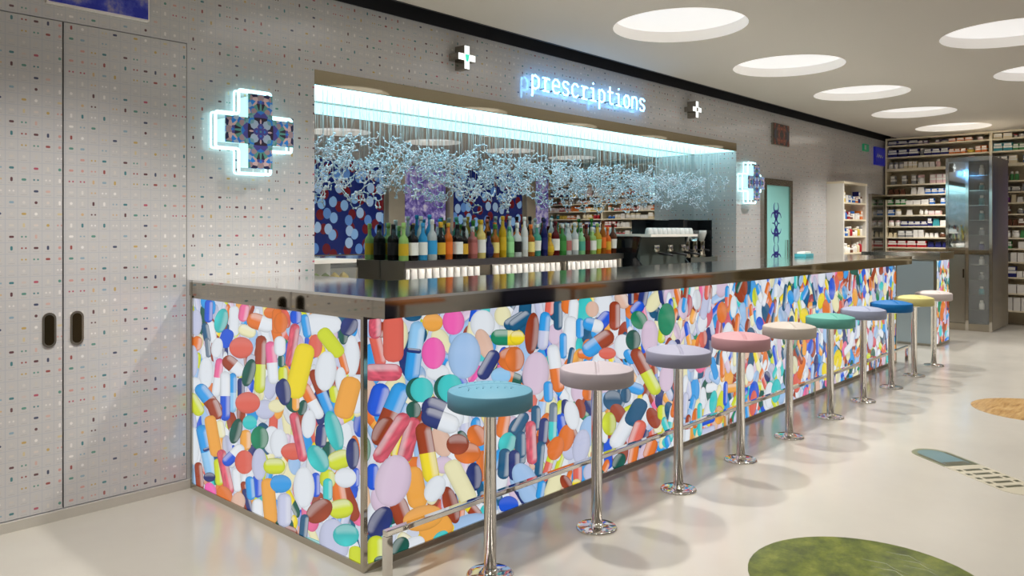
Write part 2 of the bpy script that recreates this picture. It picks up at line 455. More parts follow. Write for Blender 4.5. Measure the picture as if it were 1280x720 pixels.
# ceiling discs
BULBS = []
def disc_light(dx, dy, i, j):
    t = thing('ceiling_light', 'round recessed white ceiling disc, %s in the row %s' % (ORD[i+1], ['above the bar stools', 'over the middle of the floor', 'by the opposite wall'][j]), 'ceiling light', (dx, dy, CZ), 0, 'round ceiling lights')
    o = (dx, dy, CZ)
    MB().lathe([(DR, -.002), (DR, .085)], 48, o, cap=False).build('rim', M['recess'], t, o)
    MB().lathe([(DR-.004, .08), (DR-.004, .095)], 48, o).build('diffuser', M['disc'], t, o)
    if j < 2 and dx > .5 or j == 2 and dx > 4:
        ld = bpy.data.lights.new('downlight', 'SPOT'); ld.energy = SPOT_W*(1.75, .5, .55)[j]; ld.color = (1, .97, .925)
        ld.spot_size = math.radians(116); ld.spot_blend = .85; ld.shadow_soft_size = .055
        lo = bpy.data.objects.new('downlight', ld); COL.objects.link(lo); lo.parent = t; lo.location = (0, 0, .05)
for j, dy in enumerate(DYS):
    for i, dx in enumerate(DXS): disc_light(dx, dy, i, j)

# opposite wall, seen in the mirror: pictures between columns
def flat_picture(name, label, cat, x0, x1, z0, z1, mat, Y, out=-1, fr=.02, frm='frame'):
    t = thing(name, label, cat, ((x0+x1)/2, Y, z0)); o = ((x0+x1)/2, Y, z0)
    a, b = sorted((Y, Y+out*.03))
    MB().box(x0-fr, x1+fr, a, b, z0-fr, z1+fr).build('frame', M[frm], t, o)
    a, b = sorted((Y+out*.03, Y+out*.034))
    c = ((x0+x1)/2, (a+b)/2, (z0+z1)/2)
    p = MB().box(x0, x1, a, b, z0, z1).build('picture', mat, t, c); p.location = (0, c[1]-o[1], c[2]-o[2])
    return t
flat_picture('wall_picture', 'blue picture of red and pale cells, opposite the left of the bar', 'picture', 6.2, 8.94, 1.0, 2.65, M['spots'], OY, 1)
flat_picture('wall_picture', 'narrow purple flower picture between two columns opposite the bar', 'picture', 9.45, 10.48, 1.0, 2.65, M['purple'], OY, 1)
flat_picture('wall_picture', 'blue picture of red and pale cells, nearest the shelf wall', 'picture', 10.68, 12.75, 1.0, 2.65, M['spots'], OY, 1)
flat_picture('wall_picture', 'purple flower picture in the corner beside the far shelves', 'picture', 13.2, 13.65, 1.0, 2.65, M['purple'], OY, 1)
for i, (a, b, l) in enumerate(((9.0, 9.38, 'left of the narrow purple picture'), (10.52, 10.62, 'right of the narrow purple picture'), (12.82, 13.12, 'beside the corner flower picture'))):
    t = thing('column', 'pale silver column against the opposite wall, '+l, 'column', ((a+b)/2, OY, 0)); o = ((a+b)/2, OY, 0)
    MB().box(a, b, OY, OY+.12, .1, CZ-.06).build('shaft', M['column'], t, o, .01)
    MB().box(a-.02, b+.02, OY, OY+.14, 0, .1).build('plinth', M['column'], t, o); MB().box(a-.02, b+.02, OY, OY+.14, CZ-.06, CZ-.002).build('capital', M['column'], t, o)

for i, x in enumerate((2.2, 4.9, 7.6, 10.3)):
    t = thing('banquette', 'navy padded bench against the opposite wall, %s from the left wall' % ORD[i+1], 'bench', (x, OY+.3, 0), 0, 'benches by the opposite wall'); o = (x, OY+.3, 0)
    MB().box(x-.5, x+.5, OY+.16, OY+.6, .12, .46).build('seat', M['navy'], t, o, .03); MB().box(x-.5, x+.5, OY+.16, OY+.28, .46, .84).build('backrest', M['navy'], t, o, .03)
    MB().box(x-.45, x+.45, OY+.2, OY+.55, 0, .12).build('plinth', M['black'], t, o)
    t = thing('bistro_table', 'small square wood-topped table before the %s navy bench' % ORD[i+1], 'table', (x, OY+.95, 0), 0, 'tables by the opposite wall'); o = (x, OY+.95, 0)
    MB().box(x-.3, x+.3, OY+.65, OY+1.25, .72, .75).build('table_top', M['tablewood'], t, o, .006); MB().lathe([(.03, .02), (.03, .72)], 16, o).build('leg', M['chrome'], t, o)
    MB().lathe([(.22, 0), (.22, .012), (.04, .02)], 28, o).build('base', M['chrome'], t, o)

# ================================================================== PILL PRINT
PC = dict(W=(232,238,245), LB=(150,205,245), LB2=(165,200,240), B=(25,90,220), SB=(45,160,235), DB=(32,52,120), T=(60,205,205), DG=(8,92,80), EM=(20,140,100), DT=(20,90,130),
          O=(232,120,45), LO=(245,172,75), Y=(245,222,40), LY=(212,224,50), P=(240,110,160), HP=(248,100,185), S=(228,105,90), RB=(160,62,32), L=(200,205,232), PK=(222,200,222),
          C=(240,235,190), SG=(215,90,110), GR=(110,130,150), PE=(228,190,170))
PCL = {k: lin(v) for k, v in PC.items()}
class Print:
    """flat printed pills; every pill is a fan of strips on its own thin layer"""
    def __init__(s, umin, umax, vmin, vmax, fn):
        s.r = (umin, umax, vmin, vmax); s.fn = fn; s.mb = MB(); s.mb.col = []; s.boxes = []
    def layer(s, bb):
        L = 0
        for (b, l) in s.boxes:
            if l >= L and not (bb[1] < b[0] or bb[0] > b[1] or bb[3] < b[2] or bb[2] > b[3]): L = l+1
        L = min(L, 100)
        s.boxes.append((bb, L)); return L
    def pill(s, kind, outline, c1, c2=None):
        # outline(t, q) -> (u, v) in panel coordinates, t along the axis -1..1, q across -1..1
        c2 = c2 or c1
        ts = [-1, -.96, -.86, -.7, -.45, -.2, 0, .2, .45, .7, .86, .96, 1]
        if c2 != c1: ts.insert(7, 0.0)
        qs = [-1, -.82, -.45, 0, .35, .55, .85, 1]
        pts = []; cols = []
        seam = 0
        sp = kind == 's'
        for it, t in enumerate(ts):
            if t == 0 and c2 != c1: seam += 1
            first = t < 0 or (t == 0 and seam == 1)
            base = c1 if first else c2
            for q in qs:
                pts.append(outline(t, q))
                e = max(abs(q), abs(t)**3)
                if kind in 'ot': f = 1.0-.30*e**6
                else:
                    f = 1.04-.42*e**4
                    if kind == 'g': f = .82+.45*max(0, q)*(1-abs(t)) - .3*e**8
                hl = 0
                if kind in 'cgs' and -.9 < q < -.3 and abs(t) < .72: hl = .38 if kind != 'g' else .25
                if kind in 'o' and q < -.3: hl = .05
                if sp: f *= random.uniform(.72, 1.3)
                cols.append(tuple(min(1, b*f*(1-hl)+hl*.95) for b in base))
        us = [p[0] for p in pts]; vs = [p[1] for p in pts]
        u0, u1, v0, v1 = s.r
        if max(us) < u0+.003 or min(us) > u1-.003 or max(vs) < v0+.003 or min(vs) > v1-.003: return
        L = s.layer((min(us), max(us), min(vs), max(vs)))
        b = len(s.mb.v); n = len(qs)
        for (u, v), c in zip(pts, cols):
            u = min(max(u, u0), u1); v = min(max(v, v0), v1)
            s.mb.v.append(s.fn(u, v, .0008+.00011*L)); s.mb.col.append(c)
        for i in range(len(ts)-1):
            if ts[i] == ts[i+1]: continue
            for j in range(n-1):
                s.mb.face((b+i*n+j, b+i*n+j+1, b+(i+1)*n+j+1, b+(i+1)*n+j))
    def half(s, kind, t, a, b):
        if kind in 'cts':
            k = min(1, b/a); e = 1-k
            if abs(t) <= e: return 1
            x = (abs(t)-e)/k; pw = 2 if kind != 't' else 2.4
            return max(0, 1-x**pw)**(1/pw)
        return max(0, 1-t*t)**.5
    def uv(s, kind, u, v, a, b, ang, c1, c2=None):
        ca, sa = math.cos(ang), math.sin(ang)
        def out(t, q):
            l = a*t; x = b*q*s.half(kind, t, a, b)
            return (u+ca*l-sa*x, v+sa*l+ca*x)
        s.pill(kind, out, PCL[c1], PCL[c2] if c2 else None)
    def px(s, un, kind, x, y, a, b, ang, c1, c2=None):
        ca, sa = math.cos(math.radians(ang)), math.sin(math.radians(ang))
        def out(t, q):
            l = a*t; h = b*q*s.half(kind, t, a, b)
            return un(x+ca*l-sa*h, y+sa*l+ca*h)
        s.pill(kind, out, PCL[c1], PCL[c2] if c2 else None)
    def fill(s, n, u0, u1, mind, sc=1.0, pale=.4, seed=1):
        rng = random.Random(seed); placed = []
        allc = ['W','W','W','W','C','PK','L','LB2','B','B','SB','SB','SB','DB','DB','T','T','T','DG','DG','EM','DT','DT','DT','O','O','O','LO','LO','Y','LY','P','S','S','RB','RB','RB','RB','SG','PE']
        tries = 0
        while len(placed) < n and tries < n*25:
            tries += 1
            u = rng.uniform(u0, u1); v = rng.uniform(s.r[2], s.r[3])
            if any((u-a)**2+(v-b)**2 < mind*mind for a, b in placed): continue
            placed.append((u, v))
            kind = rng.choice('cccccoootgg'); ang = rng.gauss(PI/2, .75)
            c1 = rng.choice(allc) if rng.random() > pale else rng.choice(['W','W','L','PK','C','LB2'])
            c2 = None
            if kind == 'c':
                a, b = rng.uniform(.075, .11)*sc, rng.uniform(.028, .036)*sc
                if rng.random() < .6: c2 = rng.choice(['W','W','SB','LY','Y','RB','O','B','DT'])
                if c1 == 'SG': kind = 's'; c2 = None
            elif kind == 'o': a = rng.uniform(.06, .1)*sc; b = a*rng.uniform(.6, 1)
            elif kind == 't': a = rng.uniform(.08, .11)*sc; b = a*rng.uniform(.4, .55)
            else: a = rng.uniform(.055, .075)*sc; b = a*rng.uniform(.6, 1)
            s.uv(kind, u, v, a, b, ang, c1, c2)

bar = thing('bar_counter', 'long bar with glowing lightbox sides covered in colourful pills', 'bar', (BX0, BY, 0))
BO = (BX0, BY, 0)
core = MB().box(BX0+.03, BX1-.002, BY+.03, 3.3, .0, CT0-.002).box(BX0+.03, 2.62, 3.3, WY-.014, 0, CT0-.002)
core.build('body', M['brushed'], bar, BO)
EZ = .03
side = MB().box(BX0+.006, BX0+.03, BY+.012, WY-.014, EZ, PZ).build('side_light_panel', M['whitelit'], bar, BO)
front = MB().box(BX0+.012, BX1-.012, BY+.006, BY+.03, EZ, PZ).build('front_light_panel', M['whitelit'], bar, BO)
M['printbase'] = pmat('lightbox_acrylic', (.1,.1,.1), .15, emis=lin((204,211,228)), es=PRINT_E)
for o in (side, front): o.data.materials[0] = M['printbase']
# frames: corner post, plinth rails, top rail
MB().box(BX0-.006, BX0+.016, BY-.006, BY+.016, 0, CT0).build('corner_post', M['steel'], bar, BO, .002)
MB().box(BX0-.004, BX0+.02, WY-.03, WY-.012, 0, CT0).build('wall_post', M['steel'], bar, BO)
MB().box(BX1-.02, BX1, BY-.004, BY+.03, 0, CT0).build('end_post', M['steel'], bar, BO)
MB().box(BX0-.004, BX0+.03, BY+.016, WY-.03, 0, EZ).build('side_plinth', M['steel'], bar, BO)
MB().box(BX0+.016, BX1-.02, BY-.004, BY+.03, 0, EZ).build('front_plinth', M['steel'], bar, BO)
MB().box(BX0+.001, BX0+.03, BY+.016, WY-.03, PZ, CT0).build('side_top_rail', M['steel'], bar, BO)
MB().box(BX0+.016, BX1-.02, BY+.001, BY+.03, PZ, CT0).build('front_top_rail', M['steel'], bar, BO)

# --- side print
SP = Print(BY+.016, WY-.03, EZ, PZ, lambda u, v, d: (BX0+.006-d, u, v))
def un_side(px, py): p = on_x(px, py, BX0+.006); return (p[1], p[2])
SP.fill(210, BY, WY, .062, .85, .42, 3)
def pills(P, un, ox, oy, sc, rows):
    for r in rows:
        k, x, y, a, b, ang, c1 = r[:7]; c2 = r[7] if len(r) > 7 else None
        P.px(un, k, ox+x/sc, oy+y/sc, a/sc, b/sc, ang, c1, c2)
pills(SP, un_side, 230, 370, 4.8, [
 ('o',60,525,45,40,0,'W'),('o',490,680,60,60,0,'L'),('o',45,100,60,20,90,'LY'),('c',170,215,70,22,80,'W'),('t',302,150,90,30,90,'W'),
 ('o',75,160,80,35,90,'L'),('c',150,90,70,25,92,'B'),('g',225,148,75,40,105,'T'),('c',360,100,55,30,100,'P'),('c',380,210,55,35,20,'C'),
 ('c',460,160,85,48,18,'O','W'),('o',520,100,40,35,0,'O'),('t',560,150,75,30,90,'O'),('c',135,220,60,22,80,'DT'),('c',145,310,60,16,85,'GR'),
 ('c',78,285,45,32,100,'O'),('t',255,255,58,38,110,'B'),('o',200,310,60,35,100,'W'),('o',345,310,72,65,0,'S'),('c',460,410,175,33,92,'RB','LY'),
 ('c',530,400,130,33,85,'P','W'),('o',55,390,95,33,90,'L'),('o',135,460,95,43,90,'W'),('c',205,490,118,25,97,'P','W'),('c',300,420,78,42,40,'RB','W'),
 ('c',345,560,70,22,90,'DB'),('c',295,580,120,22,90,'SB','LB'),('c',250,600,150,30,90,'W','B'),('g',392,460,85,38,105,'DG'),('c',150,620,110,40,52,'SB','RB'),
 ('c',70,650,75,36,60,'LY'),('o',385,640,75,65,0,'S'),('g',575,560,50,25,90,'DB')])
pills(SP, un_side, 340, 370, 4.8, [
 ('o',300,170,120,75,0,'W'),('c',205,180,72,25,80,'SB'),('o',480,360,125,48,90,'W'),('c',430,400,75,22,75,'O'),('o',55,160,62,42,90,'O'),('c',145,125,45,35,90,'B'),
 ('g',430,240,52,28,90,'DG'),('g',465,180,62,50,120,'DB'),('o',262,300,70,42,90,'S'),('s',125,295,132,30,98,'SG'),
 ('c',300,580,150,32,68,'RB','SB'),('c',375,590,52,28,80,'LY'),('c',240,630,120,34,62,'O','W'),('g',185,670,48,28,105,'DG'),('c',145,620,70,22,90,'LO'),
 ('c',68,470,50,28,90,'LY'),('c',58,390,38,20,90,'DG'),('c',50,300,60,35,90,'W'),('o',30,660,50,40,0,'C'),
 ('t',170,450,170,60,104,'Y'),('t',355,280,102,44,52,'LY'),('o',415,500,75,34,90,'W'),('o',325,450,120,65,95,'W'),('t',455,610,130,62,105,'LO'),('g',75,575,82,42,85,'DB')])
pills(SP, un_side, 230, 500, 4, [
 ('o',440,200,70,45,90,'W'),('c',265,400,60,22,85,'W'),('c',310,480,75,16,80,'RB'),('c',325,520,80,16,75,'DB'),('c',370,545,52,28,90,'W'),('c',465,420,45,26,90,'SB'),
 ('c',185,145,45,20,80,'C'),('c',155,45,55,32,70,'RB'),('o',50,230,95,30,90,'W'),('c',115,260,140,30,78,'SB','LB'),('c',118,245,22,9,-20,'DB'),('o',330,112,36,36,0,'T'),
 ('c',310,200,52,28,90,'LO'),('t',148,180,105,30,80,'LO'),('g',262,155,65,30,105,'DG'),('g',380,190,60,45,90,'EM'),('c',175,360,68,20,85,'LY'),('c',78,380,70,20,85,'RB'),
 ('s',210,360,116,24,78,'SG'),('g',130,385,30,24,0,'DB'),('o',135,450,40,28,70,'HP'),('o',205,475,48,38,60,'O'),('o',275,505,45,35,90,'PE'),('c',250,275,68,28,-45,'B','W'),
 ('o',305,310,60,48,90,'S'),('c',370,430,58,26,90,'B'),('c',335,440,60,22,85,'SB'),('o',380,320,80,38,90,'L'),('c',455,330,55,40,0,'LY'),('t',430,505,116,34,85,'LO')])
pills(SP, un_side, 340, 500, 3.35, [
 ('o',30,180,60,38,90,'W'),('c',240,215,42,28,90,'DG'),('o',155,100,60,30,95,'W'),('c',208,150,50,24,95,'DB'),('g',262,130,88,35,75,'T'),('o',90,215,52,36,0,'S'),
 ('s',112,155,106,20,78,'SG'),('o',40,350,45,38,0,'SB'),('c',70,550,38,25,20,'RB'),('c',55,460,72,30,90,'L'),('c',185,355,52,18,90,'B'),('c',280,380,78,30,80,'O'),
 ('c',235,330,40,34,90,'LY'),('c',285,250,52,40,-20,'LY'),('c',235,375,48,20,90,'T'),('g',195,245,62,40,60,'T'),('c',352,325,42,16,90,'B'),('o',310,325,46,42,0,'W'),
 ('g',340,225,66,28,90,'DB'),('o',135,365,86,45,90,'W'),('c',290,455,52,40,-10,'LY'),('g',200,465,62,44,-40,'RB'),('c',135,535,58,18,95,'DT'),('c',170,600,40,20,20,'T'),
 ('o',262,590,95,62,80,'L'),('t',350,660,50,26,90,'LY'),('g',312,565,55,48,0,'T')])
MBp = SP.mb.build('pill_print', M['print'], side, BO); MBp['kind'] = 'stuff'

# --- front print
FP = Print(BX0+.016, BX1-.02, EZ, PZ, lambda u, v, d: (u, BY+.006-d, v))
def un_front(px, py): p = on_y(px, py, BY+.006); return (p[0], p[2])
FP.fill(330, BX0, 4.35, .06, .95, .42, 5)
pills(FP, un_front, 455, 380, 4.8, [
 ('o',710,120,85,75,90,'W'),('o',720,240,95,48,70,'PE'),('o',830,70,60,50,90,'C'),('o',440,410,70,50,0,'W'),('s',65,140,70,38,90,'SG'),('t',175,205,145,62,90,'S'),('g',290,70,55,34,0,'DT'),
 ('c',303,285,185,46,97,'LB','SB'),('c',298,280,44,14,6,'DB'),('o',410,110,62,55,0,'LO'),('o',535,105,80,66,90,'HP'),('g',660,420,60,26,-60,'HP'),
 ('o',415,295,96,72,90,'HP'),('o',600,310,140,98,95,'LB2'),('s',110,410,118,52,0,'SG'),('c',85,575,102,58,105,'B'),('c',165,640,180,56,113,'SB','RB'),
 ('g',320,515,75,72,90,'DG'),('o',345,515,75,70,90,'T'),('g',490,505,80,74,90,'DG'),('o',515,505,85,76,90,'T'),('g',295,635,52,45,90,'DG'),('c',470,655,135,70,25,'DB','W'),
 ('o',820,430,60,50,0,'LB'),('c',860,200,102,48,0,'EM','Y'),('c',910,100,80,36,-30,'DT'),('g',880,330,80,72,0,'O'),('c',745,365,98,40,-60,'DB')])
pills(FP, un_front, 455, 520, 3.69, [
 ('o',480,540,140,85,-20,'LB2'),('c',40,280,62,26,90,'B'),('c',160,140,60,25,-75,'Y'),('g',85,70,72,45,-60,'RB'),('s',205,110,108,35,-75,'SG'),('s',125,100,132,35,-58,'SG'),
 ('o',355,120,72,46,70,'PE'),('o',365,225,48,40,0,'PK'),('t',235,330,98,46,80,'LO'),('c',290,170,142,38,80,'RB','Y'),('g',545,230,72,30,90,'O'),('g',520,90,52,44,60,'O'),
 ('g',475,170,62,50,0,'O'),('g',430,130,52,48,0,'RB'),('c',350,20,92,45,20,'DB','W'),('g',400,410,88,36,75,'RB'),('o',385,515,30,25,0,'Y'),('o',325,335,66,44,-60,'W'),
 ('g',505,280,66,38,90,'DB'),('t',442,305,112,42,63,'C'),('c',170,445,78,42,70,'RB'),('t',330,520,80,55,-30,'LO'),('o',270,470,95,58,-15,'LO'),('o',132,298,122,82,-75,'PK'),
 ('g',72,490,80,50,-60,'DB'),('o',350,560,42,25,-40,'T'),('o',225,595,58,38,-30,'W'),('c',55,630,80,42,90,'LY'),('g',75,670,32,26,0,'DG'),('g',165,605,52,38,-60,'DG'),
 ('c',640,40,62,28,100,'O'),('g',705,60,58,40,110,'DT'),('g',660,125,52,40,110,'T'),('c',720,160,70,28,95,'DT'),('c',645,220,72,28,95,'DT'),('o',715,290,60,45,90,'LB2'),('o',665,410,46,42,0,'B')])
pills(FP, un_front, 640, 350, 4.8, [
 ('o',660,400,75,50,90,'W'),('o',550,140,70,60,90,'W'),('o',480,175,48,40,90,'PE'),('o',255,325,62,45,90,'PK'),('o',850,130,70,40,120,'C'),('c',660,120,55,40,60,'PE'),
 ('c',225,165,50,28,95,'S'),('c',275,210,92,27,90,'DT'),('c',335,155,48,42,90,'O'),('c',365,200,90,30,95,'W'),('c',345,330,115,40,95,'W'),('c',405,290,62,24,90,'SB'),
 ('c',50,245,80,38,-35,'DT'),('c',30,345,45,42,0,'Y'),('g',118,320,126,42,95,'RB'),('c',190,305,116,32,95,'SB','L'),('g',15,475,76,58,90,'O'),('o',140,560,130,80,95,'PK'),
 ('c',305,395,78,22,90,'SB'),('c',350,460,58,16,100,'DT'),('c',260,530,146,38,82,'W','O'),('c',550,240,60,38,-50,'B'),('c',485,270,64,40,15,'SB','W'),('c',615,215,88,33,90,'RB'),
 ('c',712,105,48,18,90,'DB'),('c',785,105,62,28,100,'DB'),('c',750,170,48,34,-50,'B'),('c',430,445,40,28,0,'O'),('c',515,380,108,48,-35,'SB','RB'),('o',570,440,52,36,0,'S'),
 ('g',725,360,62,45,90,'DG'),('g',760,240,58,48,60,'EM'),('c',705,460,48,30,60,'SB'),('c',800,550,155,38,62,'RB','LY'),('o',825,340,102,52,90,'PK'),('c',905,270,112,22,98,'LY'),
 ('c',940,285,76,28,90,'RB'),('c',990,305,62,25,90,'O'),('c',1000,200,62,28,95,'W'),('g',950,130,58,35,-60,'RB'),('c',900,95,50,22,80,'DB'),('c',1015,85,55,36,110,'LY'),('g',1055,170,70,20,90,'RB'),
 ('c',215,670,64,28,88,'SB'),('g',455,680,44,36,90,'O'),('c',600,700,48,26,0,'DT'),('c',740,650,52,34,20,'SB'),('g',680,690,48,32,90,'DT')])
pills(FP, un_front, 640, 480, 4.236, [
 ('o',705,140,90,25,90,'W'),('c',280,120,40,20,90,'DB'),('c',125,180,68,25,90,'DT'),('c',165,250,72,25,95,'DB'),('c',260,220,62,25,80,'B'),('c',215,200,104,22,92,'GR','T'),
 ('c',40,210,68,30,-60,'DT'),('c',45,320,72,25,90,'DT'),('c',10,430,82,30,90,'DB'),('c',145,400,100,22,95,'DT'),('s',100,310,116,28,88,'SG'),('o',65,500,88,60,60,'LB2'),('o',85,580,70,48,60,'LB2'),
 ('o',285,285,72,42,100,'O'),('o',360,130,52,28,80,'RB'),('o',315,165,78,40,80,'W'),('o',230,340,66,42,110,'O'),('o',405,250,84,50,100,'LB2'),('o',365,330,92,46,100,'L'),
 ('c',150,560,52,22,100,'SB'),('t',220,540,72,40,110,'C'),('g',285,525,48,28,60,'RB'),('c',345,470,54,24,90,'S'),('c',340,525,24,24,0,'Y'),('o',415,470,50,40,90,'L'),
 ('g',530,85,50,55,0,'DT'),('o',560,155,54,40,60,'RB'),('g',512,210,62,38,90,'LY'),('c',590,240,115,40,-60,'W'),('t',655,150,78,42,-62,'DT'),('o',745,180,58,34,70,'RB'),
 ('c',660,265,78,34,-70,'S'),('c',640,375,62,24,-80,'O'),('o',700,360,50,30,-60,'PK'),('c',730,345,58,30,-70,'O'),('g',565,410,48,32,-60,'DG'),('o',825,310,32,30,0,'T'),('c',790,150,40,22,90,'LY'),('o',835,130,46,28,90,'PE')])
# the rest of the long front
FP.fill(900, 4.32, BX1, .058, 1.05, .28, 9)
MBp = FP.mb.build('pill_print', M['print'], front, BO); MBp['kind'] = 'stuff'

# counter slab
ct = thing('countertop', 'polished steel countertop running round the bar with a mirror edge', 'countertop', (BX0, 2.5, CT0)); CO = (BX0, 2.5, CT0)
FY = 2.50
top = MB()
top.box(BX0-.004, BX1+.03, FY, 3.36, CT1-.012, CT1).box(BX0-.004, 2.66, 3.36, WY-.001, CT1-.012, CT1)
top.build('top', M['counter'], ct, CO)
MB().box(BX0-.004, BX1+.03, FY, FY+.02, CT0, CT1-.012).box(BX1+.01, BX1+.03, FY+.02, 3.36, CT0, CT1-.012).build('front_fascia', M['mirrorsteel'], ct, CO)
MB().box(BX0-.004, BX0+.016, FY+.02, WY-.001, CT0, CT1-.012).build('side_fascia', M['mirrorsteel'], ct, CO)
MB().box(BX0+.016, BX1+.01, FY+.02, BY+.1, CT0, CT0+.01).build('soffit', M['frame'], ct, CO)

# end pier beyond the staff gap
EX0, EX1 = 10.5, 11.09
pier = thing('bar_end_pier', 'short steel bar pier with a pill-print front at the far end', 'bar', (EX0, BY, 0)); EO = (EX0, BY, 0)
MB().box(EX0, EX1, BY+.03, 3.5, 0, CT0).build('body', M['brushed'], pier, EO)
MB().box(EX0-.012, EX0, BY+.03, 3.5, .03, CT0-.02).build('side_panel', M['pierside'], pier, EO)
ep = MB().box(EX0+.01, EX1-.01, BY+.006, BY+.03, EZ, PZ).build('front_light_panel', M['printbase'], pier, EO)
EP = Print(EX0+.01, EX1-.01, EZ, PZ, lambda u, v, d: (u, BY+.006-d, v)); EP.fill(100, EX0, EX1, .058, 1.05, .28, 4)
q = EP.mb.build('pill_print', M['print'], ep, EO); q['kind'] = 'stuff'
for x in (EX0, EX1): MB().box(x-.01, x+.01, BY, BY+.03, 0, CT0).build('post', M['steel'], pier, EO)
for (a, b) in ((0, EZ), (PZ, CT0)): MB().box(EX0+.01, EX1-.01, BY, BY+.03, a, b).build('rail', M['steel'], pier, EO)
MB().box(EX0-.03, EX1+.03, FY+.1, 3.52, CT0, CT1).build('top', M['counter'], pier, EO)

# foot rail
fr = thing('foot_rail', 'low square steel foot rail along the front of the bar', 'foot rail', (BX0+.03, 2.52, 0)); FO = (BX0+.03, 2.52, 0)
MB().box(BX0+.01, BX1-.05, 2.505, 2.535, .18, .205).build('rail', M['chrome'], fr, FO, .004)
for x in (BX0+.025, 3.42, 4.88, 6.37, 7.85, BX1-.07):
    MB().box(x-.015, x+.015, 2.505, 2.535, 0, .18).build('post', M['chrome'], fr, FO)

# ================================================================== STOOLS
SEATR, SEATB, SEATT = .176, .69, .763
def seat_mesh(groove, name):
    mb = MB()
    ts = sorted(set([-1,-.985,-.95,-.88,-.78,-.64,-.48,-.32,-.18,-.09,-.065,-.045,-.02,0,.02,.045,.065,.09,.18,.32,.48,.64,.78,.88,.95,.985,1]))
    qs = [-1,-.97,-.9,-.75,-.55,-.28,0,.28,.55,.75,.9,.97,1]
    R = SEATR-.004
    n = len(qs)
    for t in ts:
        hw = math.sqrt(max(0, 1-t*t))
        for qv in qs:
            x, y = R*t, R*hw*qv; r = math.hypot(x, y)/R
            z = SEATT+.026*(1-r**2.6)
            if groove and abs(t) < .06 and r < .97: z -= .011*(1-abs(t)/.06)
            mb.v.append((x, y, z))
    for i in range(len(ts)-1):
        for j in range(n-1): mb.face((i*n+j, (i+1)*n+j, (i+1)*n+j+1, i*n+j+1), True)
    mb.lathe([(SEATR-.010, SEATB), (SEATR, SEATB+.008), (SEATR, SEATT-.006), (R, SEATT+.0005)], 64, cap=False)
    b = len(mb.v); mb.v += [((SEATR-.010)*math.cos(2*PI*i/64), (SEATR-.010)*math.sin(2*PI*i/64), SEATB) for i in range(64)]; mb.face([b+i for i in range(64)][::-1])
    return mb
def pole_mb(): return MB().lathe([(.026, .012), (.026, SEATB-.02), (.06, SEATB-.012), (.06, SEATB)], 28)
def base_mb(): return MB().lathe([(.098, 0), (.098, .006), (.093, .0115), (.091, .0125), (.036, .0135), (.031, .014), (.029, .03), (.026, .031)], 40)
ST = [('pale blue', (112,172,196), 2.30, 2.245, 'the nearest stool'), ('pinkish white', (214,202,208), 3.007, 2.225, 'second stool along the bar'), ('lavender grey', (186,186,208), 3.756, 2.226, 'third stool along the bar'),
      ('rose pink', (226,172,178), 4.50, 2.23, 'fourth along the bar'), ('cream white', (226,214,200), 5.23, 2.235, 'fifth along the bar'), ('mint teal', (118,200,184), 5.99, 2.24, 'sixth along the bar'),
      ('pale lilac blue', (182,190,216), 6.74, 2.25, 'seventh along the bar'), ('bright blue', (22,128,205), 7.5, 2.26, 'eighth along the bar'), ('pale yellow', (240,230,150), 8.26, 2.28, 'ninth along the bar'), ('off-white', (240,226,220), 9.02, 2.30, 'tenth and farthest')]
proto = None
for i, (cn, c, x, y, wh) in enumerate(ST):
    lab = '%s tablet-shaped bar stool seat on a chrome pole, %s' % (cn, wh)
    if proto is None:
        st = thing('bar_stool', lab, 'bar stool', (x, y, 0), math.radians(-40), 'tablet-topped bar stools')
        seat = seat_mesh(False, 'seat').build('seat', M['seat'], st)
        # raised lettering-like relief and a diagonal score
        def strokes(mb, pts, r=.0035):
            mb.tube([(a, b, SEATT+.026*(1-(math.hypot(a, b)/SEATR)**2.6)-.0022) for a, b in pts], r, 6)
        mb = MB()
        strokes(mb, [(-.13+.26*k/10, -.01+.02*k/10) for k in range(11)])
        rr = random.Random(2)
        for row in (-.055, .055):
            px_ = -.095
            while px_ < .09:
                hh = rr.uniform(.014, .024)
                strokes(mb, [(px_, row-hh), (px_+.004, row), (px_+.002, row+hh)], .003)
                strokes(mb, [(px_+.002, row+hh*.8), (px_+.012, row+hh*.5), (px_+.012, row-hh*.1), (px_+.003, row-hh*.1)], .0025)
                px_ += rr.uniform(.024, .034)
        mb.build('relief_marks', M['seat'], seat).color = (*[v*.55 for v in lin(c)], 1)
        MB.build(pole_mb(), 'pole', M['chrome'], st); MB.build(base_mb(), 'base_plate', M['chrome'], st)
        pole = [k for k in st.children if k.name.startswith('pole')][0]; basep = [k for k in st.children if k.name.startswith('base')][0]
        seatg = None
        seat.color = (*[v*.62 for v in lin(c)], 1); proto = st
    else:
        st = thing('bar_stool', lab, 'bar stool', (x, y, 0), math.radians(-52), 'tablet-topped bar stools')
        if seatg is None: seat = seat_mesh(True, 'seat').build('seat', M['seat'], st); seatg = seat
        else: seat = child_copy(seatg, st)
        child_copy(pole, st); child_copy(basep, st)
        seat.color = (*[v*.56 for v in lin(c)], 1)

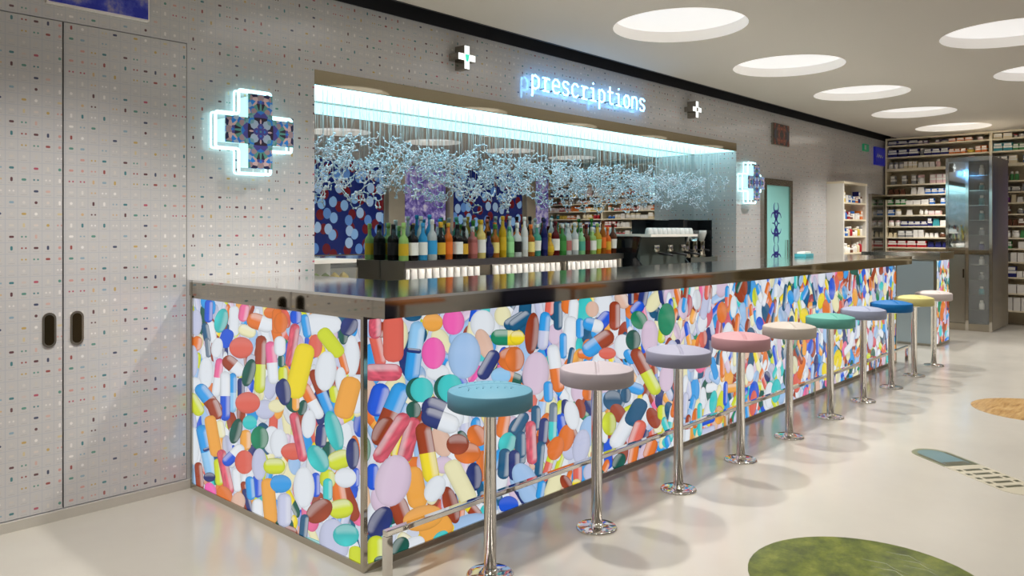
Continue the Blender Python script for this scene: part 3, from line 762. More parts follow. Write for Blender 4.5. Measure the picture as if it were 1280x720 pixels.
# ================================================================== SIGNS ON THE WALL
LET = {'p': [[(.1,-.55),(.1,1)],[(.1,.85),(.45,1),(.85,.8),(.85,.2),(.45,0),(.1,.15)]],
 'r': [[(.15,0),(.85,0)],[(.4,0),(.4,.95),(.1,.95)],[(.4,.6),(.65,.95),(.95,.9)]],
 'e': [[(.1,.52),(.9,.52),(.9,.8),(.65,1),(.35,1),(.1,.75),(.1,.25),(.35,0),(.7,0),(.9,.15)]],
 's': [[(.88,.85),(.65,1),(.3,1),(.12,.8),(.3,.55),(.7,.47),(.88,.25),(.7,0),(.3,0),(.1,.15)]],
 'c': [[(.9,.82),(.65,1),(.35,1),(.1,.75),(.1,.25),(.35,0),(.65,0),(.9,.18)]],
 'i': [[(.15,.95),(.5,.95),(.5,0)],[(.12,0),(.88,0)],[(.5,1.3),(.5,1.42)]],
 't': [[(.42,1.4),(.42,.2),(.6,0),(.88,.05)],[(.12,.97),(.85,.97)]],
 'o': [[(.35,0),(.1,.25),(.1,.75),(.35,1),(.65,1),(.9,.75),(.9,.25),(.65,0),(.35,0)]],
 'n': [[(.12,0),(.12,1)],[(.12,.75),(.4,1),(.7,1),(.88,.75),(.88,0)]]}
SX0, SX1, SZ, XH = 4.74, 6.43, 2.572, .112
sign = thing('neon_sign', 'glowing blue-white neon word prescriptions on the wallpapered header', 'neon sign', (SX0, WY, SZ)); SO = (SX0, WY, SZ)
pitch = (SX1-SX0)/13
for i, ch in enumerate('prescriptions'):
    mb = MB()
    for st_ in LET[ch]: mb.tube([(SX0+pitch*(i+.08+.8*a), WY-.06, SZ+XH*b) for a, b in st_], .0068, 8)
    mb.build('letter', M['neon'], sign, SO)
    MB().tube([(SX0+pitch*(i+.4), WY, SZ+.02), (SX0+pitch*(i+.4), WY-.058, SZ+.02)], .004, 6).build('standoff', M['black'], sign, SO)
def cross_pts(R, w_, grow=0):
    R += grow; w_ += grow
    return [(-w_,-R),(w_,-R),(w_,-w_),(R,-w_),(R,w_),(w_,w_),(w_,R),(-w_,R),(-w_,w_),(-R,w_),(-R,-w_),(-w_,-w_)]
def big_cross(X, Z, label):
    t = thing('pharmacy_cross', label, 'illuminated sign', (X, WY, Z)); o = (X, WY, Z)
    f = lambda u, v, d: (X+u, WY-d, Z+v)
    R, w_ = .212, .074
    MB().prism(cross_pts(R, w_, -.012), f, .128, 0).build('light_box', M['crossside'], t, o)
    MB().prism(cross_pts(R, w_), f, .136, .128).build('patterned_face', M['mosaic'], t, o)
    pts = []
    for (a, b) in cross_pts(R, w_, .026): pts.append((X+a, WY-.07, Z+b))
    # round corners of the tube
    rp = []
    n = len(pts)
    for i in range(n):
        p = Vector(pts[i]); a = Vector(pts[i-1]); b = Vector(pts[(i+1)%n])
        rp.append(p+(a-p).normalized()*.012); rp.append(p+((a-p).normalized()+(b-p).normalized())*.0035); rp.append(p+(b-p).normalized()*.012)
    MB().tube(rp, .0085, 8, True).build('neon_outline', M['neonw'], t, o)
    rp2 = [p+Vector((0, .055, 0)) for p in rp]
    MB().tube(rp2, .006, 8, True).build('rear_neon_outline', M['neonw'], t, o)  # glowing tube by the wall stands in for the outline's reflection
big_cross(2.31, 1.985, 'large glowing pharmacy cross with blue mosaic face, left of the niche')
big_cross(8.67, 1.98, 'large glowing pharmacy cross between the niche and the teal door')
def small_cross(X, Z, label, green):
    t = thing('small_pharmacy_cross', label, 'illuminated sign', (X, WY, Z)); o = (X, WY, Z)
    f = lambda u, v, d: (X+u, WY-d, Z+v)
    R, w_ = .088, .026
    MB().prism(cross_pts(R, w_), f, .1, 0).build('box', M['frame'], t, o)
    MB().prism(cross_pts(R-.004, w_-.003), f, .103, .1).build('lit_face', M['whitelit'], t, o)
    if green: MB().prism([(-.022,.022),(-.01,-.03),(.01,-.03),(.022,.022)][::1], f, .105, .103).build('green_emblem', M['greenlit'], t, o)
    else: MB().prism([(-.016,-.02),(.016,-.02),(.016,.02),(-.016,.02)], f, .105, .103).build('grey_emblem', M['frame'], t, o)
small_cross(3.985, 2.69, 'small white lit cross with green emblem, left of the neon word', True)
small_cross(7.34, 2.69, 'small white lit cross, right of the neon word', False)
t = flat_picture('sky_picture', 'blue sky and clouds picture high above the wallpapered doors', 'picture', 1.25, 1.72, 2.53, 2.86, M['sky'], WY, -1, .008, 'white')
t = flat_picture('small_picture', 'small dark red and orange picture high above the teal door', 'picture', 9.36, 9.82, 2.5, 2.76, M['mosaic_red'], WY, -1, .006, 'frame')
bs = flat_picture('hanging_sign', 'square blue sign with white script near the far corner', 'sign', 13.14, 13.6, 2.48, 2.76, M['bluesign'], WY, -1, .004, 'bluesign')
mb = MB()
mb.tube([(13.28, WY-.036, 2.6), (13.33, WY-.036, 2.66), (13.36, WY-.036, 2.6), (13.41, WY-.036, 2.65), (13.45, WY-.036, 2.6), (13.5, WY-.036, 2.64), (13.55, WY-.036, 2.6), (13.62, WY-.036, 2.64)], .006, 6)
mb.build('script', M['porcelain'], bs, (13.46, WY, 2.48))
ex = thing('exit_sign', 'tiny green and white emergency sign on the wall by the blue sign', 'sign', (12.72, WY, 2.66))
MB().box(12.62, 12.84, WY-.03, WY, 2.66, 2.77).build('case', M['green'], ex, (12.72, WY, 2.66)); MB().box(12.64, 12.71, WY-.033, WY-.03, 2.68, 2.75).build('arrow_panel', M['porcelain'], ex, (12.72, WY, 2.66))

# ================================================================== TEAL DOOR, GLASS DOOR, WALL CABINET
d3 = MB().box(9.13, 9.81, WY-.03, WY, .02, 1.98).build('door_3', M['tile_teal']); struct(d3)
MB().box(9.05, 9.13, WY-.05, WY, 0, 2.06).box(9.81, 9.89, WY-.05, WY, 0, 2.06).box(9.13, 9.81, WY-.05, WY, 1.98, 2.06).build('door_frame', M['frame'], d3)
MB().box(9.70, 9.725, WY-.06, WY-.03, .9, 1.3).build('door_handle', M['chrome'], d3)
def hazard(cx, cz, R, flip):
    mb = MB(); f = lambda u, v, d: (cx+u, WY-d, cz+v)
    sg = -1 if flip else 1
    for k in range(3):
        a0 = sg*PI/2+2*PI*k/3
        ccx, ccz = .52*R*math.cos(a0), .52*R*math.sin(a0)
        # crescent open outwards
        out = []; inn = []
        for j in range(17):
            an = a0+PI+(j/16-.5)*2*2.55
            out.append((ccx+.46*R*math.cos(an), ccz+.46*R*math.sin(an)))
            sx, sz = ccx+.09*R*math.cos(a0), ccz+.09*R*math.sin(a0)
            inn.append((sx+.37*R*math.cos(an), sz+.37*R*math.sin(an)))
        for j in range(16):
            mb.prism([out[j], out[j+1], inn[j+1], inn[j]], f, .034, .03)
    rg = [(.36*R*math.cos(2*PI*k/24), .36*R*math.sin(2*PI*k/24)) for k in range(24)]; ri = [(.27*R*math.cos(2*PI*k/24), .27*R*math.sin(2*PI*k/24)) for k in range(24)]
    for k in range(24): mb.prism([rg[k], rg[(k+1)%24], ri[(k+1)%24], ri[k]], f, .034, .03)
    o = mb.build('hazard_symbol', M['hazard'], d3); o['label'] = 'dark blue biohazard trefoil'
for cz, fl in ((1.62, False), (1.40, True), (1.10, False), (.88, True)): hazard(9.43, cz, .16, fl)
d4 = MB().box(12.98, 13.74, WY-.02, WY, .02, 1.92).build('door_4', M['darkglass']); struct(d4)
MB().box(12.9, 12.98, WY-.05, WY, 0, 2.0).box(13.74, 13.82, WY-.05, WY, 0, 2.0).box(12.98, 13.74, WY-.05, WY, 1.92, 2.0).build('door_frame', M['frame'], d4)

def pack(kind):
    mb = MB()
    if kind == 'carton':
        mb.box(-.5, .5, -.5, .5, 0, .36, 1).box(-.5, .5, -.5, .5, .36, .6, 0).box(-.5, .5, -.5, .5, .6, 1, 1)
        mb.box(-.42, .42, -.51, -.5, .66, .94, 0)
    elif kind == 'bottle':
        mb.lathe([(.4, 0), (.5, .04), (.5, .58), (.46, .66), (.27, .74)], 12, m=1, cap=True); mb.lathe([(.33, .74), (.33, .97), (.29, 1)], 12, m=0)
    elif kind == 'jar':
        mb.lathe([(.46, 0), (.5, .05), (.5, .7)], 12, m=0); mb.lathe([(.48, .7), (.48, .95), (.44, 1)], 12, m=1)
    elif kind == 'pouch':
        mb.prism([(-.5,0),(.5,0),(.5,.25),(.36,.9),(.5,1),(-.5,1),(-.36,.9),(-.5,.25)], lambda u, v, d: (u, d, v), -.3, .3, m=1)
    me = mb.build('medicine_'+kind, [M['packwhite'], M['pack']])
    data = me.data; bpy.data.objects.remove(me); return data
PK_ = {k: pack(k) for k in ('carton', 'bottle', 'jar', 'pouch')}
PCOL = [('white', (236,232,226), 20), ('cream', (228,214,180), 12), ('pale pink', (226,190,190), 6), ('navy', (38,42,110), 6), ('blue', (50,110,190), 7), ('teal', (60,150,160), 5),
        ('red', (180,40,50), 4), ('orange', (220,120,50), 4), ('yellow', (220,190,80), 3), ('green', (80,150,90), 3), ('purple', (110,60,120), 3), ('grey', (150,150,150), 5), ('brown', (110,70,50), 3)]
def pick(rng): 
    return rng.choices(PCOL, [c[2] for c in PCOL])[0]
def put(kind, col, loc, size, rz, label, group):
    o = bpy.data.objects.new('medicine_'+kind, PK_[kind]); COL.objects.link(o)
    o.location = loc; o.scale = size; o.rotation_euler = (0, 0, rz); o.color = (*lin(col[1]), 1)
    tag(o, label, 'medicine '+('box' if kind == 'carton' else kind), group)
# wall cabinet
WC = (11.16, 12.1, 3.99, WY-.002); wc = thing('wall_shelf_unit', 'white open shelf unit of medicines on the wall beyond the teal door', 'shelf unit', (11.16, 3.99, 0)); wo = (11.16, 3.99, 0)
x0, x1, y0, y1 = WC; WT = 2.08
MB().box(x0, x0+.03, y0, y1, 0, WT).build('side_panel', M['white'], wc, wo); MB().box(x1-.03, x1, y0, y1, 0, WT).build('side_panel', M['white'], wc, wo)
MB().box(x0+.03, x1-.03, y1-.02, y1, 0, WT).build('back_panel', M['creamback'], wc, wo); MB().box(x0, x1, y0-.01, y1, WT, WT+.03).build('top', M['cream'], wc, wo)
wsh = [.35, .62, .89, 1.1, 1.34, 1.58, 1.82]
for z in wsh: MB().box(x0+.03, x1-.03, y0+.005, y1-.02, z-.022, z).build('shelf', M['cream'], wc, wo)
rng = random.Random(5)
for zi, z in enumerate(reversed(wsh[2:])):
    x = x0+.06; n = 0
    while x < x1-.12:
        w_ = rng.uniform(.06, .11); h_ = rng.uniform(.08, .17); c = pick(rng); k = rng.choice(['carton', 'carton', 'bottle', 'jar']); n += 1
        put(k, c, (x+w_/2, y0+.07, z), (w_*.92, .09, h_), 0, 'small %s %s, %s from left, %s shelf of the white wall unit' % (c[0], k, ORD[n], ORD[zi+1]), 'packs in the white wall unit')
        x += w_+rng.uniform(.005, .02)
# far shelving
SD = .32
BAYS = [(2.69, 4.20, 'corner bay'), (1.15, 2.69, 'second bay'), (-.39, 1.15, 'third bay'), (-1.93, -.39, 'fourth bay')]
SZS = [2.81, 2.62, 2.43, 2.17, 2.005, 1.84, 1.67, 1.49, 1.31, 1.15, .95, .72, .48, .22]
for bi, (a, b, nm) in enumerate(BAYS):
    sh = thing('pharmacy_shelving', 'cream shelving full of medicines on the far wall, %s' % nm, 'shelving', (FX, (a+b)/2, 0)); o = (FX, (a+b)/2, 0)
    MB().box(FX-SD, FX, b-.02, b, 0, CZ-.002).build('upright', M['cream'], sh, o); MB().box(FX-SD, FX, a, a+.02, 0, CZ-.002).build('upright', M['cream'], sh, o)
    MB().box(FX-.015, FX-.001, a+.02, b-.02, 0, CZ-.002).build('back_panel', M['creamback'], sh, o)
    MB().box(FX-SD+.02, FX-.015, a+.02, b-.02, CZ-.03, CZ-.002).build('top_board', M['cream'], sh, o)
    for k, z in enumerate(SZS):
        th = .045 if k == 2 else .022
        MB().box(FX-SD+.004, FX-.015, a+.02, b-.02, z-th, z).build('shelf', M['cream'], sh, o)
    rng = random.Random(40+bi)
    for k, z in enumerate(SZS):
        gap = ((CZ-.03) if k == 0 else SZS[k-1]-.03)-z
        if bi == 0 and k > 9: continue
        if bi == 1 and k > 2: lo, hi = 2.2, 2.66
        else: lo, hi = a+.04, b-.03
        if bi >= 2 and (k > 8 or k < 3): continue
        y = hi; n = 0; run = None; rl = 0
        while y > lo+.05:
            if rl <= 0:
                run = (pick(rng), rng.choice(['carton', 'carton', 'carton', 'bottle', 'jar', 'pouch']), rng.uniform(.06, .12), rng.uniform(.45, .88)); rl = rng.randint(1, 3)
                if bi >= 2 and rng.random() < .35: run = (PCOL[rng.choice([7, 8, 1, 6])],)+run[1:]
                if k < 2 and bi == 0 and y > b-.4: run = (PCOL[3], 'carton', .15, .75)
                if bi == 0 and k == 9 and y > b-.5: run = (PCOL[6], 'carton', .14, .8)
            c, kd, w_, hf = run; rl -= 1; n += 1
            if rng.random() < .12: y -= rng.uniform(.04, .1)
            if y-w_ < lo: break
            sz = (w_*.94, .1 if kd == 'carton' else w_*.94, gap*hf)
            put(kd, c, (FX-SD+.075, y-w_/2, z), sz, -PI/2, '%s medicine %s, %s from left, %s shelf down, far shelving %s' % (c[0], kd, ORD[n], ORD[k+1], nm), 'medicine packs on the far shelving')
            y -= w_+rng.uniform(.002, .012)

# mirrored display cabinet
VX0, VX1, VY0, VY1, VZ = 12.5, 13.56, 2.45, 3.03, 2.46
vc = thing('display_cabinet', 'tall mirrored glass and steel display cabinet before the far shelves', 'cabinet', (VX0, VY0, 0)); vo = (VX0, VY0, 0)
MB().box(VX0+.05, VX1, VY0+.06, VY1, .0, .09).box(VX0+.03, VX1, VY0+.03, VY1, VZ-.05, VZ).box(VX1-.02, VX1, VY0+.03, VY1, .09, VZ-.05).box(VX0+.05, VX1-.02, VY1-.02, VY1, .09, VZ-.05).build('carcass', M['frame'], vc, vo)
ym = (VY0+VY1)/2+.02
for (a, b) in ((VY0, VY0+.035), (ym-.02, ym+.02), (VY1-.035, VY1)):
    MB().box(VX0, VX0+.035, a, b, 0, VZ).build('stile', M['chrome'], vc, vo)
for (z0, z1) in ((0, .1), (1.08, 1.14), (VZ-.06, VZ)):
    for (a, b) in ((VY0+.035, ym-.02), (ym+.02, VY1-.035)): MB().box(VX0, VX0+.035, a, b, z0, z1).build('rail', M['steel'], vc, vo)
MB().box(VX0+.012, VX0+.018, ym+.02, VY1-.035, 1.14, VZ-.06).build('mirror_pane', M['cabglass'], vc, vo)
dr = MB().box(VX0+.006, VX0+.03, ym+.025, VY1-.04, .105, 1.075).build('steel_door', M['brushed'], vc, vo)
MB().box(VX0-.012, VX0+.006, ym+.035, ym+.05, .75, .87).build('handle', M['bronze'], dr, vo)
MB().box(VX0+.012, VX0+.018, VY0+.035, ym-.02, 1.14, VZ-.06).build('glass_pane', M['glass'], vc, vo); MB().box(VX0+.012, VX0+.018, VY0+.035, ym-.02, .1, 1.08).build('glass_pane', M['glass'], vc, vo)
MB().box(VX0+.3, VX0+.31, VY0+.06, VY1-.04, .1, VZ-.06).build('inner_back', M['black'], vc, vo)
for k in range(10): MB().box(VX0+.04, VX0+.3, VY0+.06, ym-.02, .3+.21*k, .306+.21*k).build('glass_shelf', M['chrome'], vc, vo)
rng = random.Random(8)
for k in range(10):
    c = PCOL[rng.choice([11, 0, 4, 5, 3, 11])]
    put('bottle', c, (VX0+.12, VY0+.15, .306+.21*k), (.07, .07, rng.uniform(.1, .17)), 0, 'small %s bottle on the %s shelf up inside the mirrored cabinet' % (c[0], ORD[k+1]), 'bottles in the mirrored cabinet')
# folded steel fins on its side
nf = 6; fx = [VX0+.035+(VX1-VX0-.035)*k/nf for k in range(nf+1)]
for k in range(nf):
    a, b = fx[k], fx[k+1]; m_ = a+(b-a)*.35
    MB().prism([(a, VY0+.03), (m_, VY0-.02), (b-.01, VY0+.03)], lambda u, v, d: (u, v, d), .02, VZ).build('fin', M['frame'], vc, vo)

# ================================================================== BACK BAR
bb = thing('back_bar_counter', 'steel work counter under the mirror behind the bar', 'counter', (NX0, 3.98, 0)); bo = (NX0, 3.98, 0)
MB().box(NX0+.002, NX1-.002, 4.0, MY-.004, 0, .87).build('base', M['brushed'], bb, bo); MB().box(NX0+.002, NX1-.002, 3.97, MY-.002, .87, .9).build('top', M['steel'], bb, bo)
UX0, UX1, UY0, UZ = 3.695, 6.51, 4.497, 1.19
un = thing('bottle_shelf_unit', 'raised steel shelf unit for bottles with glass racks beneath', 'shelf unit', (UX0, UY0, .9)); uo = (UX0, UY0, .9)
MB().box(UX0, UX1, UY0-.01, MY-.004, UZ-.028, UZ).build('top', M['brushed'], un, uo)
MB().box(UX0, UX0+.02, UY0, MY-.004, .9, UZ-.028).build('end_panel', M['brushed'], un, uo); MB().box(UX1-.02, UX1, UY0, MY-.004, .9, UZ-.028).build('end_panel', M['brushed'], un, uo)
MB().box(UX0+.02, UX1-.02, MY-.02, MY-.004, .9, UZ-.028).build('back_panel', M['packwhite'], un, uo)
for x in (4.62, 5.62): MB().box(x-.012, x+.012, UY0, MY-.02, .9, UZ-.028).build('divider', M['frame'], un, uo)
MB().box(UX0+.02, UX1-.02, UY0+.005, MY-.02, .9, .925).build('rack_floor', M['packwhite'], un, uo)
MB().box(UX0, UX1, UY0-.014, UY0-.004, UZ-.05, UZ).build('front_lip', M['brushed'], un, uo)  # lip added to hide the glowing strip behind it
MB().box(UX0+.03, UX1-.03, UY0+.0, UY0+.012, UZ-.036, UZ-.028).build('led_strip', M['led'], un, uo)  # added fill light for the rack, not a known fitting
gp = MB().lathe([(.036, 0), (.036, .004), (.030, .10), (.026, .2), (.024, .2), (.028, .1), (.033, .006), (.0, .006)], 14, cap=False)
gd = None; n = 0; x = UX0+.07
while x < UX1-.05:
    if abs(x-4.62) > .055 and abs(x-5.62) > .055:
        n += 1
        if gd is None: o = gp.build('tumbler_glass', M['frosted']); gd = o.data
        else: o = bpy.data.objects.new('tumbler_glass', gd); COL.objects.link(o)
        o.location = (x, UY0+.06, .925); tag(o, 'clear tumbler in the rack under the bottles, %s from the left' % ORD[n], 'glass', 'glasses in the rack')
    x += .0745
# bottles
def bottle_profiles():
    P = {}
    P['straight'] = ([(.036,0),(.038,.006),(.038,.17),(.034,.195),(.016,.225),(.0135,.285)], .285, .31, None, .028, .045, .15)
    P['shouldered'] = ([(.036,0),(.038,.006),(.038,.15),(.034,.17),(.018,.19),(.014,.2),(.014,.255)], .255, .285, None, .03, .04, .13)
    P['square'] = ([(.034,0),(.036,.006),(.036,.155),(.032,.175),(.016,.19),(.015,.235)], .235, .27, 5, .032, .04, .135)
    P['slim'] = ([(.030,0),(.032,.006),(.032,.2),(.028,.23),(.013,.265),(.012,.325)], .325, .345, None, .024, .06, .17)
    P['tapered'] = ([(.032,0),(.034,.006),(.042,.16),(.034,.185),(.015,.21),(.014,.27)], .27, .29, None, .03, .05, .14)
    P['round'] = ([(.026,0),(.036,.02),(.042,.06),(.036,.1),(.02,.13),(.015,.145),(.015,.19)], .19, .215, None, .03, .035, .09)
    return P
BP = {}
for k, (pr, top_, ct_, sq, _, l0, l1) in bottle_profiles().items():
    ob = MB().lathe(pr, 18, sq=sq).build('glass_body', M['liquid']); oc = MB().lathe([(.0165, top_-.012), (.017, ct_-.004), (.014, ct_)], 14).build('cap', M['capcol'])
    rad = max(r for r, z in pr if l0-.01 <= z <= l1+.03) + .0007
    if k == 'round': lb = MB().lathe([(.0385, .035), (.043, .06), (.0385, .09)], 18, cap=False)
    elif k == 'tapered': lb = MB().lathe([(.0363, l0), (.0416, l1)], 18, cap=False)
    else: lb = MB().lathe([(rad, l0), (rad, l1)], 18, sq=sq, cap=False)
    ol = lb.build('label', M['label'])
    BP[k] = (ob.data, oc.data, ol.data)
    for o in (ob, oc, ol): bpy.data.objects.remove(o)
BC = dict(black=(18,18,20), navy=(28,34,92), sky=(50,150,205), clear=(190,200,200), white=(215,220,215), orange=(215,110,40), rose=(165,100,95), paleyellow=(215,200,120), amber=(160,95,30), yellow=(190,160,35),
          green=(60,130,60), lime=(150,190,110), teal=(70,150,130), gold=(200,160,50), red=(90,20,25), brown=(85,45,25), lightgreen=(140,200,140))
FRONT = [('lime','shouldered','yellow','lime'),('black','square','white','black'),('sky','straight','white','sky'),('clear','straight','sky','white'),('black','shouldered','gold','gold'),('orange','straight','orange','gold'),
 ('black','square','white','black'),('black','shouldered','gold','black'),('rose','square','rose','clear'),('paleyellow','straight','white','yellow'),('navy','round','navy','black'),('amber','shouldered','paleyellow','green'),('yellow','slim','yellow','gold'),
 ('lightgreen','square','lightgreen','teal'),('clear','shouldered','black','white'),('white','slim','clear','white'),('amber','shouldered','paleyellow','orange'),('teal','tapered','white','white'),('navy','slim','navy','navy'),('gold','round','yellow','gold'),
 ('red','straight','white','red'),('green','shouldered','green','clear'),('clear','shouldered','rose','clear'),('clear','straight','white','clear'),('lightgreen','square','teal','green'),('brown','shouldered','red','red'),('lime','square','white','white'),
 ('yellow','tapered','lime','lime'),('amber','slim','orange','brown'),('orange','shouldered','gold','orange'),('brown','tapered','white','brown')]
BACK = [('black','square','black','black'),('lime','shouldered','yellow','lime'),('green','shouldered','lime','lime'),('clear','slim','white','white'),('sky','slim','clear','sky'),('clear','slim','sky','sky'),('red','shouldered','gold','brown'),('teal','slim','green','teal'),
 ('clear','slim','white','clear'),('green','straight','black','green'),('gold','slim','paleyellow','yellow'),('amber','slim','white','rose'),('green','straight','gold','orange'),('amber','slim','orange','red'),('clear','slim','navy','clear'),('orange','straight','white','red'),
 ('clear','shouldered','white','gold'),('black','slim','black','black'),('paleyellow','round','gold','brown'),('red','slim','red','black'),('clear','slim','green','white'),('green','straight','white','green'),('brown','shouldered','gold','red'),('white','straight','sky','navy'),
 ('amber','shouldered','orange','gold'),('clear','straight','teal','white'),('yellow','shouldered','orange','gold'),('green','slim','white','green'),('orange','tapered','navy','red'),('brown','shouldered','paleyellow','black')]
rng = random.Random(21)
def bottles(seq, Y, rowname):
    n_ = len(seq); sp = (UX1-UX0-.12)/(n_-1)
    for i, (c, k, lc, cc) in enumerate(seq):
        x = UX0+.06+sp*i+rng.uniform(-.003, .003); y = Y+rng.uniform(-.012, .012); sc = rng.uniform(.93, 1.04)
        nm = {'paleyellow': 'pale yellow', 'lightgreen': 'light green', 'sky': 'sky blue'}.get(c, c)
        t = thing('liquor_bottle', '%s %s glass liquor bottle, %s from the left in the %s row' % (nm, k, ORD[i+1], rowname), 'bottle', (x, y, UZ), rng.uniform(-.12, .12), 'bottles on the back bar shelf')
        t.scale = (sc if k != 'slim' else 1, sc if k != 'slim' else 1, sc)
        for nm2, d, cl in zip(('glass_body', 'cap', 'label'), BP[k], (c, cc, lc)):
            o = bpy.data.objects.new(nm2, d); COL.objects.link(o); o.parent = t; o.color = (*lin(BC[cl]), 1)
bottles(FRONT, UY0+.07, 'front'); bottles(BACK, UY0+.195, 'back')

# garnish case at the left end
gc = thing('garnish_case', 'low glass-fronted case of lemons and limes at the left of the back bar', 'display case', (2.95, 4.35, .9)); go = (2.95, 4.35, .9)
MB().box(2.80, 3.2, 4.40, 4.72, .9, 1.06).build('base', M['brushed'], gc, go); MB().box(2.80, 3.2, 4.40, 4.72, 1.2, 1.225).build('lid', M['packwhite'], gc, go)
MB().box(2.80, 3.2, 4.402, 4.406, 1.06, 1.2).build('front_glass', M['glass'], gc, go); MB().box(2.80, 3.2, 4.71, 4.72, 1.06, 1.2).build('back', M['packwhite'], gc, go)
fd = MB().lathe([(.004, 0), (.022, .008), (.034, .028), (.034, .045), (.022, .062), (.008, .072), (.003, .076)], 14).build('fruit_proto', M['pack']); fdata = fd.data; bpy.data.objects.remove(fd)
for i in range(5):
    lime = i in (1, 2); nm = 'lime' if lime else 'lemon'
    o = bpy.data.objects.new(nm, fdata); COL.objects.link(o); o.location = (2.85+.073*i, 4.47, 1.06); o.color = (*lin((130,160,50) if lime else (235,200,60)), 1)
    tag(o, 'whole %s in the garnish case, %s from the left' % (nm, ORD[i+1]), 'fruit', 'citrus in the garnish case')

# espresso machine with cups
EMx0, EMx1, EMy0, EMy1 = 6.62, 7.5, 4.2, 4.62
em = thing('espresso_machine', 'black and steel espresso machine right of the bottles', 'coffee machine', (EMx0, EMy0, .9)); eo = (EMx0, EMy0, .9)
MB().box(EMx0, EMx1, EMy0+.16, EMy1, 1.0, 1.36).build('body', M['machine'], em, eo, .01)
MB().box(EMx0-.02, EMx1+.02, EMy0, EMy1, .95, 1.0).build('drip_tray', M['steel'], em, eo)
MB().box(EMx0-.02, EMx1+.02, EMy0+.02, EMy1, 1.355, 1.38).build('cup_tray', M['white'], em, eo)
for x in (EMx0-.03, EMx1): MB().prism([(EMy0+.02, .95), (EMy1, .95), (EMy1, 1.36), (EMy0+.14, 1.36), (EMy0+.2, 1.15)], lambda u, v, d: (d, u, v), x, x+.03).build('side_cheek', M['blackgloss'], em, eo)
for x in (6.82, 7.08, 7.34):
    MB().lathe([(.035, 0), (.035, .06), (.03, .07)], 16, (x, EMy0+.1, 1.2)).build('group_head', M['chrome'], em, eo)
    MB().tube([(x, EMy0+.08, 1.19), (x, EMy0-.1, 1.17)], .012, 8).build('portafilter', M['black'], em, eo)
for x in (EMx0+.05, EMx1-.05):
    MB().box(x-.03, x+.03, EMy0+.05, EMy0+.11, .9, .95).build('foot', M['black'], em, eo)
    MB().box(x-.03, x+.03, EMy1-.11, EMy1-.05, .9, .95).build('foot', M['black'], em, eo)
cupd = None
for i in range(10):
    mb = MB().lathe([(.04, 0), (.043, .004), (.036, .05), (.025, .066)], 18)
    if cupd is None: cupd = mb.build('espresso_cup', M['porcelain']).data; o = [k for k in COL.objects if k.data == cupd][0]
    else: o = bpy.data.objects.new('espresso_cup', cupd); COL.objects.link(o)
    o.location = (EMx0+.04+.087*i, EMy0+.08, 1.38); tag(o, 'white cup upturned on the espresso machine, %s from the left' % ORD[i+1], 'cup', 'cups on the espresso machine')
gr = thing('coffee_station', 'tall black open-fronted coffee station at the right end of the back bar', 'coffee station', (7.6, 4.3, .9)); gro = (7.6, 4.3, .9)
MB().box(7.6, 8.24, 4.6, 4.63, .9, 1.54).box(7.6, 7.62, 4.44, 4.6, .9, 1.54).box(8.22, 8.24, 4.44, 4.6, .9, 1.54).build('casing', M['blackgloss'], gr, gro)
MB().box(7.62, 8.22, 4.36, 4.6, .9, 1.12).build('lower_box', M['steel'], gr, gro)
for i, x in enumerate((7.76, 7.93, 8.10)):
    t = thing('coffee_grinder', 'small coffee grinder with clear hopper, %s from the left in the black station' % ORD[i+1], 'grinder', (x, 4.5, 1.12), 0, 'grinders in the coffee station'); o = (x, 4.5, 1.12)
    MB().lathe([(.05, 0), (.05, .02), (.04, .03), (.04, .17), (.045, .18)], 16, o).build('body', M['steel'], t, o)
    MB().lathe([(.03, .18), (.06, .27), (.06, .3)], 16, o).build('hopper', M['porcelain'] if i != 1 else M['glass'], t, o)
    MB().tube([(x, 4.46, 1.2), (x, 4.4, 1.19)], .01, 8).build('spout', M['black'], t, o)

# small teal dispenser on the counter behind
td = thing('card_holder', 'small teal card tray on the back edge of the countertop', 'box', (7.9, 3.22, CT1)); to = (7.9, 3.22, CT1)
MB().box(7.8, 8.0, 3.16, 3.28, CT1, CT1+.035).build('tray', M['teal'], td, to, .004); MB().box(7.82, 7.98, 3.18, 3.26, CT1+.035, CT1+.055).build('cards', M['white'], td, to)

# ================================================================== HANGING MOLECULES
def molecule(seed):
    r = random.Random(seed); bonds = MB(); L = .036
    pts = []; edges = []
    tilt = Matrix.Rotation(r.uniform(0, PI), 3, 'Z') @ Matrix.Rotation(r.uniform(-.9, .9), 3, 'X') @ Matrix.Rotation(r.uniform(0, PI), 3, 'Y')
    ring = [Vector((L*math.cos(PI/3*k), 0, L*math.sin(PI/3*k))) for k in range(6)]
    pts += ring; edges += [(k, (k+1) % 6) for k in range(6)]
    if r.random() < .5:
        off = Vector((L*1.732*math.cos(PI/6), 0, L*1.732*math.sin(PI/6))); b = len(pts)
        pts += [p+off for p in ring]; edges += [(b+k, b+(k+1) % 6) for k in range(6)]
    for k in range(r.randint(3, 5)):
        i = r.randrange(len(pts)); d = Vector((r.gauss(0,1), r.gauss(0,.8), r.gauss(0,1))).normalized()
        for s_ in range(r.randint(1, 3)):
            p = pts[i]+d*L*1.05; pts.append(p); edges.append((i, len(pts)-1)); i = len(pts)-1
            d = (d+Vector((r.gauss(0,.9), r.gauss(0,.7), r.gauss(0,.9)))).normalized()
    pts = [tilt @ p for p in pts]; mx = max(p.z for p in pts); tp = max(pts, key=lambda p: p.z)
    pts = [p-tp for p in pts]
    for a, b in edges: bonds.tube([pts[a], pts[b]], .0032, 5)
    for i, p in enumerate(pts): bonds.sphere(p, r.choice([.0055, .007, .0095]), 7, 5)
    return bonds
MOLS = []
for k in range(9):
    ob = molecule(100+k).build('ornament', M['mol']); MOLS.append(ob.data); bpy.data.objects.remove(ob)
